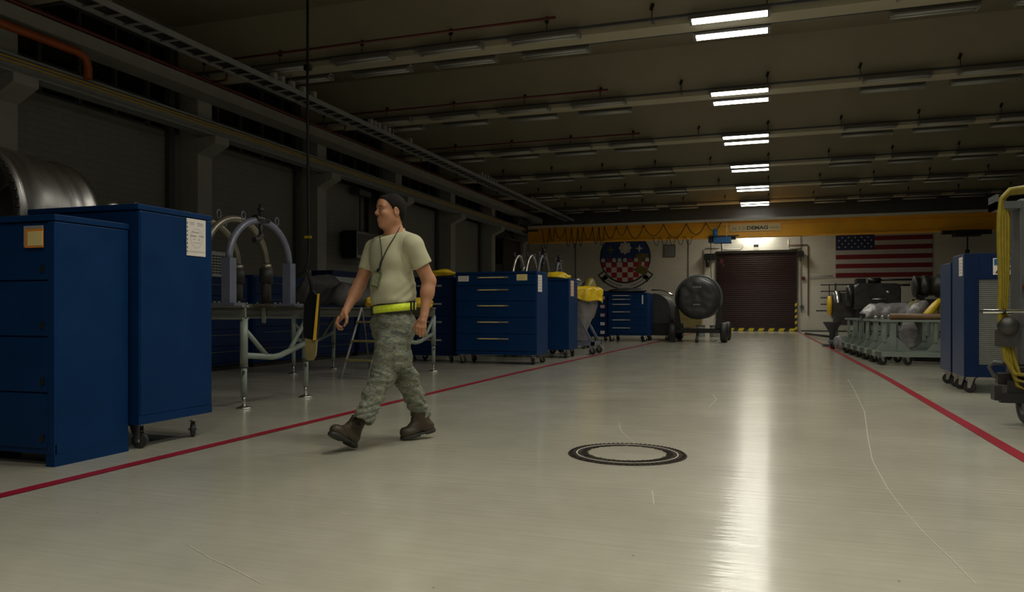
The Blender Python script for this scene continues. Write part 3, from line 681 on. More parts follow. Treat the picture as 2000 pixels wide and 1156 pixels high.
# F: drawer cabinet near back, with the labelled column cabinet beside it
F_ = cabinet('blue cabinet with six slim-handled drawers standing before the round emblem', (-3.62, 24.1, 0), 1.25, 1.2, .19, 1.53, drawers=[.5, .5, 1, 1.1, 1.1, 1.1], handle=(.58, 'steel', 'paper', .1), hx=-.82)
paper(F_, (-.02 - .13, -.009, 1.32), .04, .28, 'Y', lines=0)
blob('folded_tarp', (-4.35, 24.6, 1.60), (.62, .42, .11), M['tarpb'], 'folded black tarp on top of the six-drawer cabinet', 'tarp', seed=5, amp=.06, floor=1.532)
G0 = cabinet('narrow blue cabinet with pink and white drawer cards beside the six-drawer cabinet', (-4.90, 24.2, 0), .7, 1.0, .14, 1.60, drawers=[1, 1, 1, 1, 1])
for k in range(5): paper(G0, (-.16, -.0085, 1.38 - k * .275), .14, .10, 'Y', [M['paperp'], M['paperp'], M['paperp'], M['paper'], M['paper']][k], lines=0)
# arched covered cart behind F
cv = thing('covered_cart', 'cart under a shiny black arched cover, right behind the six-drawer cabinet', 'cart', (-3.62, 26.3, 0))
part('cover', MB().grid(lambda u, v: (.55 * math.cos(PI * u) * (1 + .02 * math.sin(v * 40)), -.9 + 1.8 * v, .55 + .98 * math.sin(PI * u) ** .5 + .015 * math.sin(v * 25)), 24, 30), M['tarpb'], cv, solid=.01)
part('end_flap', MB().prism([(.55 * math.cos(PI * k / 20), .55 + .98 * max(0, math.sin(PI * k / 20)) ** .5) for k in range(21)], (0, -.9, 0), (1, 0, 0), (0, 0, 1), (0, 1, 0), .02), M['tarpb'], cv)
part('base', MB().bb(-.5, .5, -.88, .88, .16, .56), M['blackm'], cv)
for x in (-.4, .4):
    for y in (-.7, .7): caster(cv, x, y, .17, .07)
for k, dy in enumerate((-.75, -.35)):
    part('hoop', MB().tube([(.60 * math.cos(PI * j / 20), dy, 1.30 + .36 * math.sin(PI * j / 20) ** .7) for j in range(2, 12)], .022, 8), M['chrome'], cv, 'bright metal hoop')
# engine behind dolly E
eb = thing('engine_module', 'dark ringed engine module with a yellow end ring, behind the wrapped dolly part', 'engine part', (-4.9, 19.3, 0))
part('casing', MB().lathe([(.0, -.6), (.42, -.6), (.50, -.55), (.50, -.3), (.46, -.25), (.46, 0), (.52, .04), (.52, .12), (.45, .15), (.45, .45), (0, .45)], (0, 0, 1.28), 'X', 40), M['dark'], eb)
part('bare_ring', MB().lathe([(.47, .15), (.53, .16), (.53, .24), (.47, .25)], (0, 0, 1.28), 'X', 40), M['steel'], eb)
part('yellow_ring', MB().lathe([(0, .46), (.48, .45), (.52, .50), (.52, .60), (.43, .64), (0, .64)], (0, 0, 1.28), 'X', 40), M['hose'], eb, 'yellow protective end ring')
part('stand', MB().bb(-.5, .5, -.3, .3, .1, .2).bb(-.45, -.35, -.3, .3, .2, .92).bb(.30, .40, -.3, .3, .2, .92), M['arch'], eb)
for x in (-.4, .4):
    for y in (-.25, .25): caster(eb, x, y, .11, .05)

# T: trailer with round covered engine
T = thing('engine_trailer', 'black wheeled transport trailer in the aisle before the roller door', 'trailer', (-2.10, 24.4, 0))
part('axle', MB().bb(-.72, .72, -.08, .08, .28, .42).bb(-.55, -.45, -.1, 2.2, .30, .42).bb(.45, .55, -.1, 2.2, .30, .42), M['blackm'], T)
for s in (-1, 1):
    part('cradle_arm', MB().prism([(.50, .40), (.72, .40), (.70, 1.1), (.62, 1.15)], (0, -.08, 0), (s, 0, 0), (0, 0, 1), (0, 1, 0), .16), M['blackm'], T)
    for yy in (0, 2.0):
        w = part('tyre', MB().lathe([(.16, -.10), (.25, -.11), (.295, -.08), (.305, -.03), (.305, .03), (.295, .08), (.25, .11), (.16, .10)], (s * .78, yy, .305), 'X', 36, closed=True), M['black'], T)
        part('hub', MB().lathe([(0, -.06), (.10, -.07), (.16, -.04), (.16, .04), (.10, .07), (0, .06)], (s * .78, yy, .305), 'X', 24), M['greyd'], w)
part('drawbar', MB().cyl((0, -.1, .30), (0, -.45, .08), .035).cyl((0, -.45, .0), (0, -.45, .12), .05), M['blackm'], T)
part('wheel_chock', MB().bb(-.78 + .0, -.62, -.62, -.42, 0, .10), M['blackm'], T)
en = thing('covered_engine', 'big round engine under a black vinyl end cover, resting on the aisle trailer', 'engine', (-2.10, 24.4, 1.36))
def cov(u, v):
    a = 2 * PI * u; r = .615 * math.sin(min(1, v / .62) * PI / 2) if v < .62 else .615 + .02 * math.sin(v * 40)
    y = -.38 if v < .3 else -.38 + .28 * ((v - .3) / .32) ** 2.2 if v < .62 else -.10 + (v - .62) / .38 * 2.2
    k = 1 + .015 * math.sin(a * 7 + v * 5) + .03 * noise.noise(Vector((math.cos(a) * 2, math.sin(a) * 2, v * 3)))
    return (r * k * math.cos(a), y + .03 * noise.noise(Vector((math.cos(a) * 5 * r, math.sin(a) * 5 * r, 3))), r * k * math.sin(a))
part('vinyl_cover', MB().grid(cov, 72, 36), M['tarpb'], en)
part('rim_roll', MB().lathe([(.60, -.14), (.64, -.12), (.66, -.04), (.64, .06), (.60, .08)], (0, 0, 0), 'Y', 60), M['tarpb'], en)
part('shoulder_band', MB().tube([(.69 * math.cos(t), .25, .69 * math.sin(t)) for t in [(-.35 + k * .075) * 1 for k in range(52)]], .05, 8), M['greyd'], en)
mb = MB()
for k in range(9): mb.box((-.12 + k * .03, -.455, .33 + .004 * (k % 2)), (.018, .01, .035 if k % 3 else .02))
for k in range(7): mb.box((-.1 + k * .032, -.455, -.20), (.02, .01, .04 if k % 2 else .025))
part('stencil_marks', mb, M['grey'], en, 'pale worn stencil marks')
for k, x in enumerate((-2.45, -1.95)):
    b = thing('drum', 'small grey steel drum standing behind the trailer, %s of a pair' % ('left', 'right')[k], 'drum', (x, 29.5, 0))
    part('shell', MB().lathe([(0, 0), (.16, 0), (.17, .02), (.16, .2), (.17, .22), (.16, .24), (.16, .38), (.17, .40), (0, .40)], n=32), M['grey'], b)
    part('lid', MB().lathe([(0, .402), (.175, .402), (.175, .43), (0, .43)], n=32), M['dark'], b)
wb = thing('wall_bench', 'low khaki bench with a dark top against the back wall left of the trailer', 'bench', (-4.0, 37.6, 0))
part('top', MB().bb(-1.2, 1.0, -.4, .4, 1.05, 1.18), M['dark'], wb)
part('front', MB().bb(-1.15, .95, -.35, .38, 0.02, 1.05), M['khaki'], wb)

# ------------------------------------------------------------------ workstands left (rails carried on legged frames, hoops on top)
def leg(parent, x, y, ztop=.88):
    l = part('leg', MB().cyl((x, y, .42), (x, y, ztop), .038, n=14).cyl((x, y, .12), (x, y, .43), .030, n=14), M['green'], parent)
    part('foot', MB().cyl((x, y, .02), (x, y, .14), .018, n=10).lathe([(0, 0), (.075, 0), (.07, .015), (.03, .03), (0, .03)], (x, y, 0), n=20), M['steel'], l)
    part('collar', MB().cyl((x, y, .405), (x, y, .425), .041, n=14).box((x + .03, y - .04, .36), (.02, .02, .03)), M['greyd'], l)
    return l
def workstand(label, X0, X1, Y0, Y1, name='engine_workstand'):
    """two rails along X at Y0 and Y1, a legged end frame near each end"""
    t = thing(name, label, 'workstand', ((X0 + X1) / 2, (Y0 + Y1) / 2, 0)); ox, oy = t.location.x, t.location.y
    for y in (Y0, Y1):
        part('rail', MB().bb(X0 - ox, X1 - ox, y - oy - .05, y - oy + .05, .99, 1.01).bb(X0 - ox, X1 - ox, y - oy - .05, y - oy + .05, .87, .89).bb(X0 - ox, X1 - ox, y - oy - .012, y - oy + .012, .88, 1.0), M['greend'], t)
        part('joint_clamp', MB().bb((X1 - X0) * .28 , (X1 - X0) * .28 + .04, y - oy - .07, y - oy - .05, .82, 1.0), M['greend'], t)
    for x in (X1 - .02, X0 + .15):
        fx = x - ox
        for y in (Y0, Y1): leg(t, fx, y - oy)
        m_ = (Y0 + Y1) / 2 - oy; a, b = Y0 - oy, Y1 - oy
        part('cross_bar', MB().tube([(fx, a, .52), (fx, m_ - .06, .48), (fx, m_ + .06, .49), (fx, b, .60)], .030, 12), M['green'], t)
        part('brace', MB().cyl((fx, a + .03, .76), (fx, m_ - .18, .51), .024), M['green'], t)
        part('brace', MB().cyl((fx, b - .03, .82), (fx, m_ + .22, .53), .024), M['green'], t)
    return t
S1 = workstand('grey-green engine workstand on tube legs, right of the tall blue cabinet', -7.3, -4.84, 6.27, 7.32)
S2 = workstand('grey-green engine workstand partly behind the walking person', -7.0, -5.02, 10.0, 11.12)
def hoop(label, x, y0, y1, m, ztop=1.90, zb=1.01, group=None, sleeve=False, clamp=False):
    t = thing('lifting_hoop', label, 'hoop', (x, (y0 + y1) / 2, zb), group=group); h = (y1 - y0) / 2; zs = 1.46 - zb
    part('arch', MB().tube([(0, -h * math.cos(PI * k / 24), zs + (ztop - 1.46) * math.sin(PI * k / 24)) for k in range(25)], .036, 14), M[m], t)
    for s in (-1, 1):
        if sleeve:
            part('post', MB().cyl((0, s * h, .02), (0, s * h, zs + .02), .055), M['dark'], t); part('sleeve', MB().cyl((0, s * h, .26), (0, s * h, .42), .075), M['black'], t)
            part('collar', MB().cyl((0, s * h, .41), (0, s * h, .47), .058), M['archb'], t)
        else:
            part('post', MB().bb(-.05, .05, s * h - .05, s * h + .05, .02, zs + .02), M[m], t)
        part('base_plate', MB().bb(-.13, .13, s * h - .085, s * h + .085, 0, .025).cyl((-.08, s * h - .05, .02), (-.08, s * h - .05, .04), .014, n=6).cyl((.08, s * h + .05, .02), (.08, s * h + .05, .04), .014, n=6), M[m], t)
        part('lifting_eye', MB().tube([(0, s * .28 + .03 * math.cos(a), ztop - zb - .02 + .04 + .045 * math.sin(a)) for a in [-1.2 + .45 * k for k in range(14)]],   .006, 6), M['arch'], t)
    if clamp:
        part('clamp', MB().cyl((0, -.10, ztop - zb + .01), (0, .10, ztop - zb + .01), .045).cyl((0, 0, ztop - zb), (0, 0, ztop - zb + .17), .022).cyl((0, 0, ztop - zb + .10), (0, 0, ztop - zb + .13), .035), M['blackm'], t)
        part('hook', MB().cyl((0, 0, ztop - zb - .03), (0, 0, ztop - zb - .16), .02).tube([(0, .02, ztop - zb - .14), (0, -.04, ztop - zb - .20), (0, -.11, ztop - zb - .21)], .03, 8), M['black'], t)
    return t
hoop('blue-grey steel hoop with a clamp on its crown, nearest on the left workstand', -5.06, 6.30, 7.30, 'arch', clamp=True)
hoop('bare metal hoop with black sleeves, second on the left workstand', -5.36, 6.30, 7.30, 'archb', 1.93, sleeve=True)
hoop('bare metal hoop with black sleeves, farthest on the left workstand', -5.74, 6.30, 7.30, 'archb', 1.92, sleeve=True)
# hoops seen above cabinet C, on a third stand
S3 = workstand('grey-green engine workstand hidden behind the plain blue cabinet', -7.2, -4.76, 16.3, 17.3)
hoop('bright metal hoop above the five-drawer cabinet, leftmost of the group', -5.47, 16.32, 17.28, 'steel', 2.22)
hoop('bright metal hoop above the five-drawer cabinet, second from left', -5.16, 16.32, 17.28, 'steel', 2.22)
hoop('dark violet-grey hoop with black clamp, above the yellow sheet on the blue cabinet', -4.88, 16.32, 17.28, 'arch', 2.22, clamp=True)
hoop('small low metal hoop between the bright hoops over the five-drawer cabinet', -5.33, 16.5, 17.1, 'steel', 1.96, zb=1.01)
S4 = workstand('grey-green engine workstand hidden in front of the engine module with yellow ring', -7.0, -4.86, 18.0, 18.6)
hoop('small dark hoop with clamp above the plain blue cabinet, left of the yellow ring', -4.92, 18.02, 18.58, 'arch', 2.17, clamp=True)
# black case with yellow edge hung on the leg of the left stand
ck = thing('creeper_board', 'long black padded board with a yellow edge, hooked on the left workstand', 'padded board', (-4.70, 7.22, 0))
mb = MB().prism([(-.085, .66), (.05, .63), (.075, .80), (.085, 1.10), (.02, 1.18), (-.045, 1.40), (-.06, 1.40), (-.015, 1.18), (-.06, 1.08), (-.08, 1.0), (-.095, .80)], (0, 0, 0), (math.cos(.3), math.sin(.3), 0), (0, 0, 1), (math.sin(.3), -math.cos(.3), 0), .06)
part('board', mb, M['screen'], ck, bevel=.012)
part('yellow_edge', MB().prism([(.022, .64), (.05, .64), (.088, 1.14), (.070, 1.14)], (.02, -.062, 0), (math.cos(.3), math.sin(.3), 0), (0, 0, 1), (math.sin(.3), -math.cos(.3), 0), .02), M['ypaint'], ck, 'yellow edge strip')
part('foot_pad', MB().prism([(-.075, .46), (-.045, .42), (.0, .42), (.03, .47), (.045, .64), (-.08, .66)], (.01, 0, 0), (math.cos(.3), math.sin(.3), 0), (0, 0, 1), (math.sin(.3), -math.cos(.3), 0), .055), M['khaki'], ck)
part('hook', MB().tube([(-.04, 0, 1.40), (-.06, .06, 1.30), (-.12, .1, 1.05), (-.14, .1, 1.015)], .008, 6), M['blackm'], ck)
part('clip', MB().ell((-.07, -.06, .78), (.012, .01, .012)).ell((-.065, -.06, .74), (.01, .01, .01)), M['chrome'], ck)
# step ladder
ld = thing('step_ladder', 'small step ladder with yellow treads dimmed in colour, behind the walking person', 'ladder', (-5.42, 9.55, 0))
for s in (-.21, .21):
    part('stile', MB().tube([(s - .10, -.05, 0), (s + .03, .30, 1.0)], .016, 8), M['grey'], ld)
    part('rear_leg', MB().tube([(s, .62, 0), (s + .03, .32, .98)], .012, 8), M['greyd'], ld)
for k in range(3):
    t_ = .26 + k * .27; part('tread', MB().bb(-.31 + .13 * t_, .11 + .13 * t_, -.05 + .35 * t_ - .05, -.05 + .35 * t_ + .07, t_ - .015, t_ + .01), M['khaki'], ld)  # khaki puts the dim light into the yellow treads
# covered thing and folded bags on stand 2
def tarpfn(u, v):
    x = -6.95 + 1.05 * u; y = 9.9 + 1.3 * v
    e = min(1, 5 * min(u, 1 - u)) * min(1, 5 * min(v, 1 - v)); h = .42 + .10 * math.sin(7 * u + 1) - .16 * u
    return (x - (0 if e > .5 else 0), y, 1.055 + h * e ** .6 + .05 * noise.noise(Vector((u * 7, v * 2, 1))) + .03 * e * abs(noise.noise(Vector((u * 22 + v * 6, v * 3, 4)))))
o = part('dark_tarp', MB().grid(tarpfn, 50, 30), M['tarp'], solid=.006); tag(o, 'dark crumpled tarpaulin draped over parts on the workstand left of the person', 'tarp')
blob('yellow_bag', (-5.25, 10.95, 1.07), (.24, .30, .085), M['yellow'], 'yellow bag on the workstand, right of the left forearm of the person', 'bag', seed=11, floor=1.012)
blob('yellow_bag', (-5.72, 10.5, 1.10), (.10, .25, .10), M['yellow'], 'yellow bag on the workstand, seen between right arm and belly of the person', 'bag', seed=12, floor=1.012)
# blue cabinets along the left wall behind the stands, coloured dark for shade
xw = -8.3
for k in range(5):
    y = 10.0 + k * 1.75
    lab = ['with a pale card on its top drawer, behind the steel hoops', 'with slim bright handles, behind the black padded board', 'beside the dark tarpaulin', 'behind the step ladder', 'behind the left arm of the person'][k]
    t = thing('tool_cabinet', 'shade-darkened blue drawer cabinet ' + lab, 'cabinet', (xw, y, 0))
    hh = [1.50, 1.57, 1.25, 1.15, 1.15][k]
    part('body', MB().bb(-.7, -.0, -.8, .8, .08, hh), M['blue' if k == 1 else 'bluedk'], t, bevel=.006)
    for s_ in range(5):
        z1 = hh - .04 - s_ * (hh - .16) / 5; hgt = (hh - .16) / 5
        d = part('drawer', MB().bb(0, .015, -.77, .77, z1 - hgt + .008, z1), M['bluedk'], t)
        part('handle', MB().bb(.015, .03, -.55, .55, z1 - hgt * .35, z1 - hgt * .35 + .010), M['greyd'], d)
    if k == 0: part('front_plate', MB().bb(-.7, -.0, -.82, -.80, .9, 1.30), M['blue'], t); paper(t, (.018, .45, 1.24), .22, .10, 'X', M['papery'], lines=2)
    part('plinth', MB().bb(-.68, -.04, -.75, .75, 0, .09), M['blackm'], t)
# things on and above them
ac = thing('control_unit', 'grey ventilated box behind the steel hoops on the left', 'equipment box', (-8.75, 10.2, 1.502))
part('housing', MB().bb(-.25, .25, -.42, .42, 0, .42), M['grey'], ac, bevel=.01)
mb = MB()
for j in range(7):
    for i in range(5): mb.bb(.25, .256, -.02 + i * .075, .035 + i * .075, .06 + j * .045, .085 + j * .045)
part('grille', mb, M['dark'], ac)
bn = thing('parts_bin', 'blue-lidded grey parts box on the shaded cabinets left of the chest of the person', 'box', (-8.7, 14.2, 1.252))
part('tray', MB().bb(-.25, .25, -.5, .5, 0, .42), M['grey'], bn)
part('lid', MB().bb(-.26, .26, -.52, .52, .42, .54), M['bluedk'], bn)
pp = pipe([(-11.9, 9.9, 1.86), (-11.9, 13.2, 1.86)], .03, M['grey'], 'level grey pipe on the left wall behind the hoops')
pp = pipe([(-11.9, 15.0, 1.72), (-11.9, 17.8, 1.72)], .03, M['grey'], 'level grey pipe on the left wall just left of the person')
tv = thing('wall_screen', 'black box-shaped monitor on a bracket, left of the face of the person', 'monitor', (-11.7, 20.3, 0))
part('case', MB().bb(-.2, .3, -.55, .55, 2.50, 3.32), M['screen'], tv, bevel=.02)
part('side_panel', MB().bb(.3, .31, -.45, .45, 2.6, 3.22), M['greyd'], tv)
part('arm', MB().bb(-.3, -.2, -.05, .05, 2.8, 2.9), M['blackm'], tv)
bd = thing('notice_board', 'tall black wall panel behind the head of the person', 'panel', (-11.95, 22.0, 0))
part('panel', MB().bb(0, .12, -.75, .85, 3.3, 4.7), M['screen'], bd)
part('arm', MB().cyl((.1, -1.25, 3.4), (.1, -1.25, 4.5), .03).bb(.05, .35, -1.7, -1.0, 4.45, 4.6), M['greyd'], bd)
bd2 = thing('wall_panel', 'dark tall wall cabinet in the far left corner above the five-drawer cabinet', 'panel', (-11.9, 34.6, 0))
part('panel', MB().bb(0, .3, -1.3, 1.3, 1.2, 4.3), M['screen'], bd2); part('bracket', MB().bb(0, .4, -1.3, 1.3, 4.3, 4.38), M['greyd'], bd2)
lb = thing('wall_panel', 'small black wall box left of the bright hoops', 'panel', (-11.9, 32.6, 0))
part('box', MB().bb(0, .3, -.6, .6, 2.0, 3.1), M['screen'], lb)
tag(part('wall_plate', MB().bb(-11.5, -11.48, 27.1, 27.25, 1.75, 2.05), M['paper']), 'small pale plate on the pillar just above the five-drawer cabinet', 'plate')

# engine duct behind cabinet A, on its own cradle
du = thing('engine_duct', 'large heat-stained steel engine duct lying behind the low cabinet', 'engine duct', (-5.87, 4.62, 0))
R_ = Matrix.Rotation(-PI / 2, 3, 'X'); zc = 1.66
part('shell', MB().lathe([(.56, -.40), (.64, -.40), (.64, -.34), (.605, -.32), (.60, -.15), (.58, .1), (.545, .30), (.575, .32), (.575, .37), (.50, .37), (.51, .28), (.55, 0), (.57, -.3)], (0, 0, zc), R_, 96, closed=True), M['duct'], du)
mb = MB()
for r_, h0, h1 in ((.558, .355, .395), (.618, -.425, -.39)):
    for k in range(60):
        a = 2 * PI * k / 60; mb.cyl(Vector((0, 0, zc)) + R_ @ Vector((r_ * math.cos(a), r_ * math.sin(a), h0)), Vector((0, 0, zc)) + R_ @ Vector((r_ * math.cos(a), r_ * math.sin(a), h1)), .011, n=6)
part('flange_bolts', mb, M['blackm'], du, stuff=True)
part('inner_cone', MB().lathe([(0, -.1), (.2, -.05), (.36, .1), (.42, .33)], (0, 0, zc), R_, 48), M['dark'], du)
part('cradle', MB().bb(-.5, .5, -.38, -.30, .12, .2).bb(-.5, .5, .22, .30, .12, .2).bb(-.42, -.34, -.38, .30, .2, 1.16).bb(.34, .42, -.38, .30, .2, 1.16), M['arch'], du)
for x in (-.42, .42):
    for y in (-.34, .26): caster(du, x, y, .13, .055)
hs = hoop('thin steel hoop peeking up between engine duct and tall cabinet', -6.05, 5.6, 6.1, 'steel', 1.98)

# ------------------------------------------------------------------ right side
# cradle dollies in a row
def cradle(label, loc):
    t = thing('cradle_dolly', label, 'dolly', loc, group='grey-green cradle dollies in a row')
    W = 2.95
    part('base_frame', MB().bb(0, W, 0, .09, .15, .24).bb(0, W, .55, .64, .15, .24).bb(0, .10, 0, .64, .15, .24).bb(W - .1, W, 0, .64, .15, .24).bb(1.2, 1.3, 0, .64, .15, .24), M['green'], t)
    for x in (.32, 1.15, 1.95, 2.7):
        p = part('post', MB().bb(x - .05, x + .05, .28, .36, .24, .76), M['green'], t)
        part('gusset', MB().prism([(-.30, .24), (.30, .24), (.05, .50), (-.05, .50)], (x, .30, 0), (1, 0, 0), (0, 0, 1), (0, 1, 0), .02), M['green'], p)
        part('side_post', MB().bb(x - .17, x - .12, .28, .36, .40, .76), M['green'], p)
    part('top_bar', MB().bb(.10, 1.42, .24, .40, .76, .80), M['green'], t)
    for x in (.10, .5): caster(t, x, .06, .15, .075, rz=.4)
    for x in (.12, W - .1): caster(t, x, .58, .15, .075, rz=-.3)
    caster(t, W - .1, .06, .15, .075, rz=.2)
    return t
c0 = cradle('grey-green wheeled cradle dolly, nearest of the row at right', (1.78, 14.95, 0))
for k in range(1, 6):
    d = dup(c0, (1.78 - .045 * k, 14.95 + .80 * k, 0), 0, 'grey-green wheeled cradle dolly, %s from the front of the row at right' % ('second', 'third', 'fourth', 'fifth', 'last')[k - 1], 'grey-green cradle dollies in a row')
tag(part('padded_bar', MB().cyl((2.05, 15.27, .856), (4.0, 15.27, .856), .055), M['brown']), 'brown padded bar laid across the posts of the nearest cradle dolly', 'padded bar')
# wrapped long part on the dollies
def wr(u, v):
    a = PI * u; k = 1 + .02 * math.sin(v * 17) + .06 * noise.noise(Vector((u * 5, v * 9, 2)))
    h = .31 * min(1, v * 4 + .2) ** .7
    return (1.80 + 1.0 * v + .04 * math.sin(u * 9), 17.35 + .42 * math.cos(a) * k, .805 + h * math.sin(a) ** .4 * k * (1 if 0 < u < 1 else 0))
o = part('wrapped_part', MB().grid(wr, 30, 50), M['plastic'], solid=.005); tag(o, 'long part under milky plastic sheet lying on the cradle dollies', 'wrapped part')
mb = MB(); rn = random.Random(3)
ft = thing('pipe_fittings', 'tangle of bright metal pipe fittings along the front of the wrapped part', 'pipe fittings', (1.95, 16.17, .802))
for k in range(5):
    x = -.05 + k * .11
    part('fitting', MB().tube([(x, 0, .024), (x + .04, -.03, .05 + .012 * (k % 3)), (x + .09, .01, .03)], .018, 8).cyl((x + .03, -.03, .026), (x + .03, .04, .026), .024, n=10), M['steel'], ft)
blob('wrapped_hood', (2.70, 16.55, .95), (.17, .20, .22), M['plastic'], 'pale wrapped hood-shaped part between the yellow sheets on the dollies', 'wrapped part', seed=21, amp=.04, floor=.802, rep=3, shear=.55)
blob('yellow_sheet', (2.78, 17.15, 1.0), (.16, .20, .17), M['khaki'], 'yellow sheet with shade in its brown colour behind the pale wrapped hood', 'plastic sheet', seed=22, amp=.10, floor=.802)  # olive colour stands for shade on this yellow sheet
blob('yellow_sheet', (2.86, 16.10, .97), (.085, .12, .21), M['yellow'], 'bright yellow sheet on the right of the pale wrapped hood', 'plastic sheet', seed=23, amp=.06, floor=.802, shear=.7)
blob('canvas_cover', (3.18, 16.15, 1.0), (.20, .2, .22), M['khaki'], 'olive canvas cover beside the bright yellow sheet, next to the blue cabinet', 'cover', seed=25, amp=.08, floor=.802)
blob('hanging_wrap', (2.42, 15.67, .52), (.15, .035, .27), M['plastic'], 'sagging pale plastic wrap hanging between the posts of the cradle dollies', 'plastic sheet', seed=31, amp=.08)
blob('white_bag', (1.62, 20.1, .20), (.16, .18, .18), M['plastic'], 'white plastic bag on the floor at the far end of the dolly row', 'bag', seed=33, amp=.1, floor=0)
# engine behind
e2 = thing('engine_assembly', 'large dark boxed engine assembly behind the wrapped part, below the flag', 'engine', (2.78, 23.6, 0))
part('main_box', MB().prism([(-.55, 1.0), (.62, 1.0), (.62, 1.62), (.52, 1.72), (-.45, 1.73), (-.55, 1.6)], (0, -.4, 0), (1, 0, 0), (0, 0, 1), (0, 1, 0), .8), M['dark'], e2, bevel=.03)
part('end_cap', MB().lathe([(0, 0), (.26, 0), (.32, .05), (.32, .16), (.28, .2), (0, .2)], (-.72, 0, 1.38), 'X', 32), M['blackm'], e2)
part('pump', MB().bb(-.48, -.24, -.3, .3, 1.73, 1.86), M['blackm'], e2)
part('accessory', MB().cyl((-.16, 0, 1.80), (.16, 0, 1.80), .09), M['blackm'], e2)
part('pipe', MB().cyl((.14, 0, 1.83), (.95, 0, 1.83), .03), M['blackm'], e2); part('pipe', MB().cyl((.5, 0, 1.68), (.90, 0, 1.68), .03), M['blackm'], e2)
part('fitting', MB().ell((.30, -.43, 1.48), (.06, .04, .04)).cyl((-.1, -.43, 1.28), (.3, -.43, 1.30), .02), M['steel'], e2)
part('stand', MB().bb(-.6, .6, -.4, -.3, .2, .3).bb(-.6, .6, .3, .4, .2, .3).bb(-.5, -.4, -.4, .4, .2, 1.0).bb(.4, .5, -.4, .4, .2, 1.0), M['blackm'], e2)
for x in (-.5, .5):
    for y in (-.35, .35): caster(e2, x, y, .21, .09)
part('skirt', MB().bb(-1.0, 1.5, .42, .46, .55, 1.2), M['dark'], e2)
e3 = thing('engine_barrel', 'dark ribbed engine barrel beside the blue cabinets at right', 'engine', (3.85, 21.6, 0))
part('barrel', MB().lathe([(0, -.42), (.22, -.42), (.27, -.40), (.27, -.32), (.23, -.30), (.23, -.22), (.28, -.2), (.28, -.1), (.24, -.07), (.24, .08), (.29, .1), (.29, .7), (0, .7)], (0, 0, 1.58), 'X', 48), M['dark'], e3)
part('stand', MB().bb(-.4, .7, -.4, .4, .15, .25).bb(-.3, -.2, -.3, .3, .25, 1.34).bb(.45, .55, -.3, .3, .25, 1.30).bb(-.5, .7, -.45, -.38, 1.10, 1.25), M['blackm'], e3)
for x in (-.3, .6):
    for y in (-.3, .3): caster(e3, x, y, .16, .07)
e4 = thing('engine_module', 'short steel engine module with a yellow ring, at the far end of the dolly row', 'engine part', (1.95, 24.6, 0))
part('casing', MB().lathe([(0, -.20), (.38, -.20), (.42, -.1), (.38, -.05), (.38, .35), (.42, .4), (.42, .8), (0, .8)], (0, 0, 1.12), 'X', 44), M['dark'], e4)
part('bright_ring', MB().lathe([(.40, -.12), (.44, -.10), (.44, .0), (.40, .02)], (0, 0, 1.12), 'X', 44), M['steel'], e4)
part('yellow_ring', MB().lathe([(0, -.32), (.25, -.32), (.29, -.28), (.29, -.21), (0, -.20)], (0, 0, 1.12), 'X', 44), M['ypaint'], e4, 'yellow end ring')
part('stand', MB().bb(-.2, .8, -.4, .4, .12, .2).bb(-.15, -.05, -.3, .3, .2, .72).bb(.6, .7, -.3, .3, .2, .72), M['greyd'], e4)
for x in (-.1, .7):
    for y in (-.3, .3): caster(e4, x, y, .13, .055)
ph = thing('funnel_cover', 'dark funnel-shaped hopper low beside the far end of the dolly row', 'hopper', (1.62, 22.6, 0))
part('hopper', MB().lathe([(.07, .05), (.08, .38), (.22, .62), (.24, .66), (.20, .67)], n=28), M['tarpb'], ph)
part('stand', MB().bb(-.25, .25, -.25, .25, 0, .06), M['greyd'], ph)
# black tow bars on the floor
tag(part('tow_bar', MB().tube([(2.05, 27.5, .10), (1.7, 30, .08), (1.38, 33.0, .06)], .05, 8).cyl((2.05, 27.4, .0), (2.05, 27.4, .16), .10), M['blackm']), 'black tow bar on the floor before the foot of the back wall', 'tow bar')
tb = thing('low_trolley', 'low black trolley with small wheels at the far right of the aisle', 'trolley', (1.55, 21.3, 0))
part('deck', MB().bb(-.1, .8, -.3, .3, .13, .2), M['greyd'], tb)
for x in (-.02, .7):
    for y in (-.25, .25): part('wheel', MB().lathe([(0, -.03), (.085, -.03), (.09, 0), (.085, .03), (0, .03)], (x, y, .09), 'X', 18), M['black'], tb)
# bar rack on wall
rk = thing('bar_rack', 'rack of black horizontal bars on the back wall below the flag', 'rack', (2.6, YF - .35, 0))
for k in range(5): part('bar', MB().cyl((-.35 - (.2 if k == 0 else 0), 0, .98 + k * .30), (1.9, 0, .98 + k * .30), .03, n=8), M['blackm'], rk)
part('upright', MB().bb(.25, .33, .0, .08, 0, 2.25).bb(1.6, 1.68, 0, .08, 0, 2.25).bb(.0, .05, .0, .05, .9, 2.2), M['greyd'], rk)
# pallets of black trays beneath the barrel
lp = thing('floor_frame', 'low black frame with bright edge rails on the floor behind the cradle dollies', 'frame', (3.5, 17.5, 0))
part('deck', MB().bb(-.9, .9, -1.2, 1.4, .05, .09), M['blackm'], lp)
part('edge_rail', MB().cyl((-.4, -1.25, .07), (.9, -1.25, .07), .025, n=8), M['chrome'], lp)
for fx_ in (-.8, .8):
    for fy_ in (-1.1, 1.3): part('foot', MB().bb(fx_ - .08, fx_ + .08, fy_ - .08, fy_ + .08, 0, .05), M['blackm'], lp)

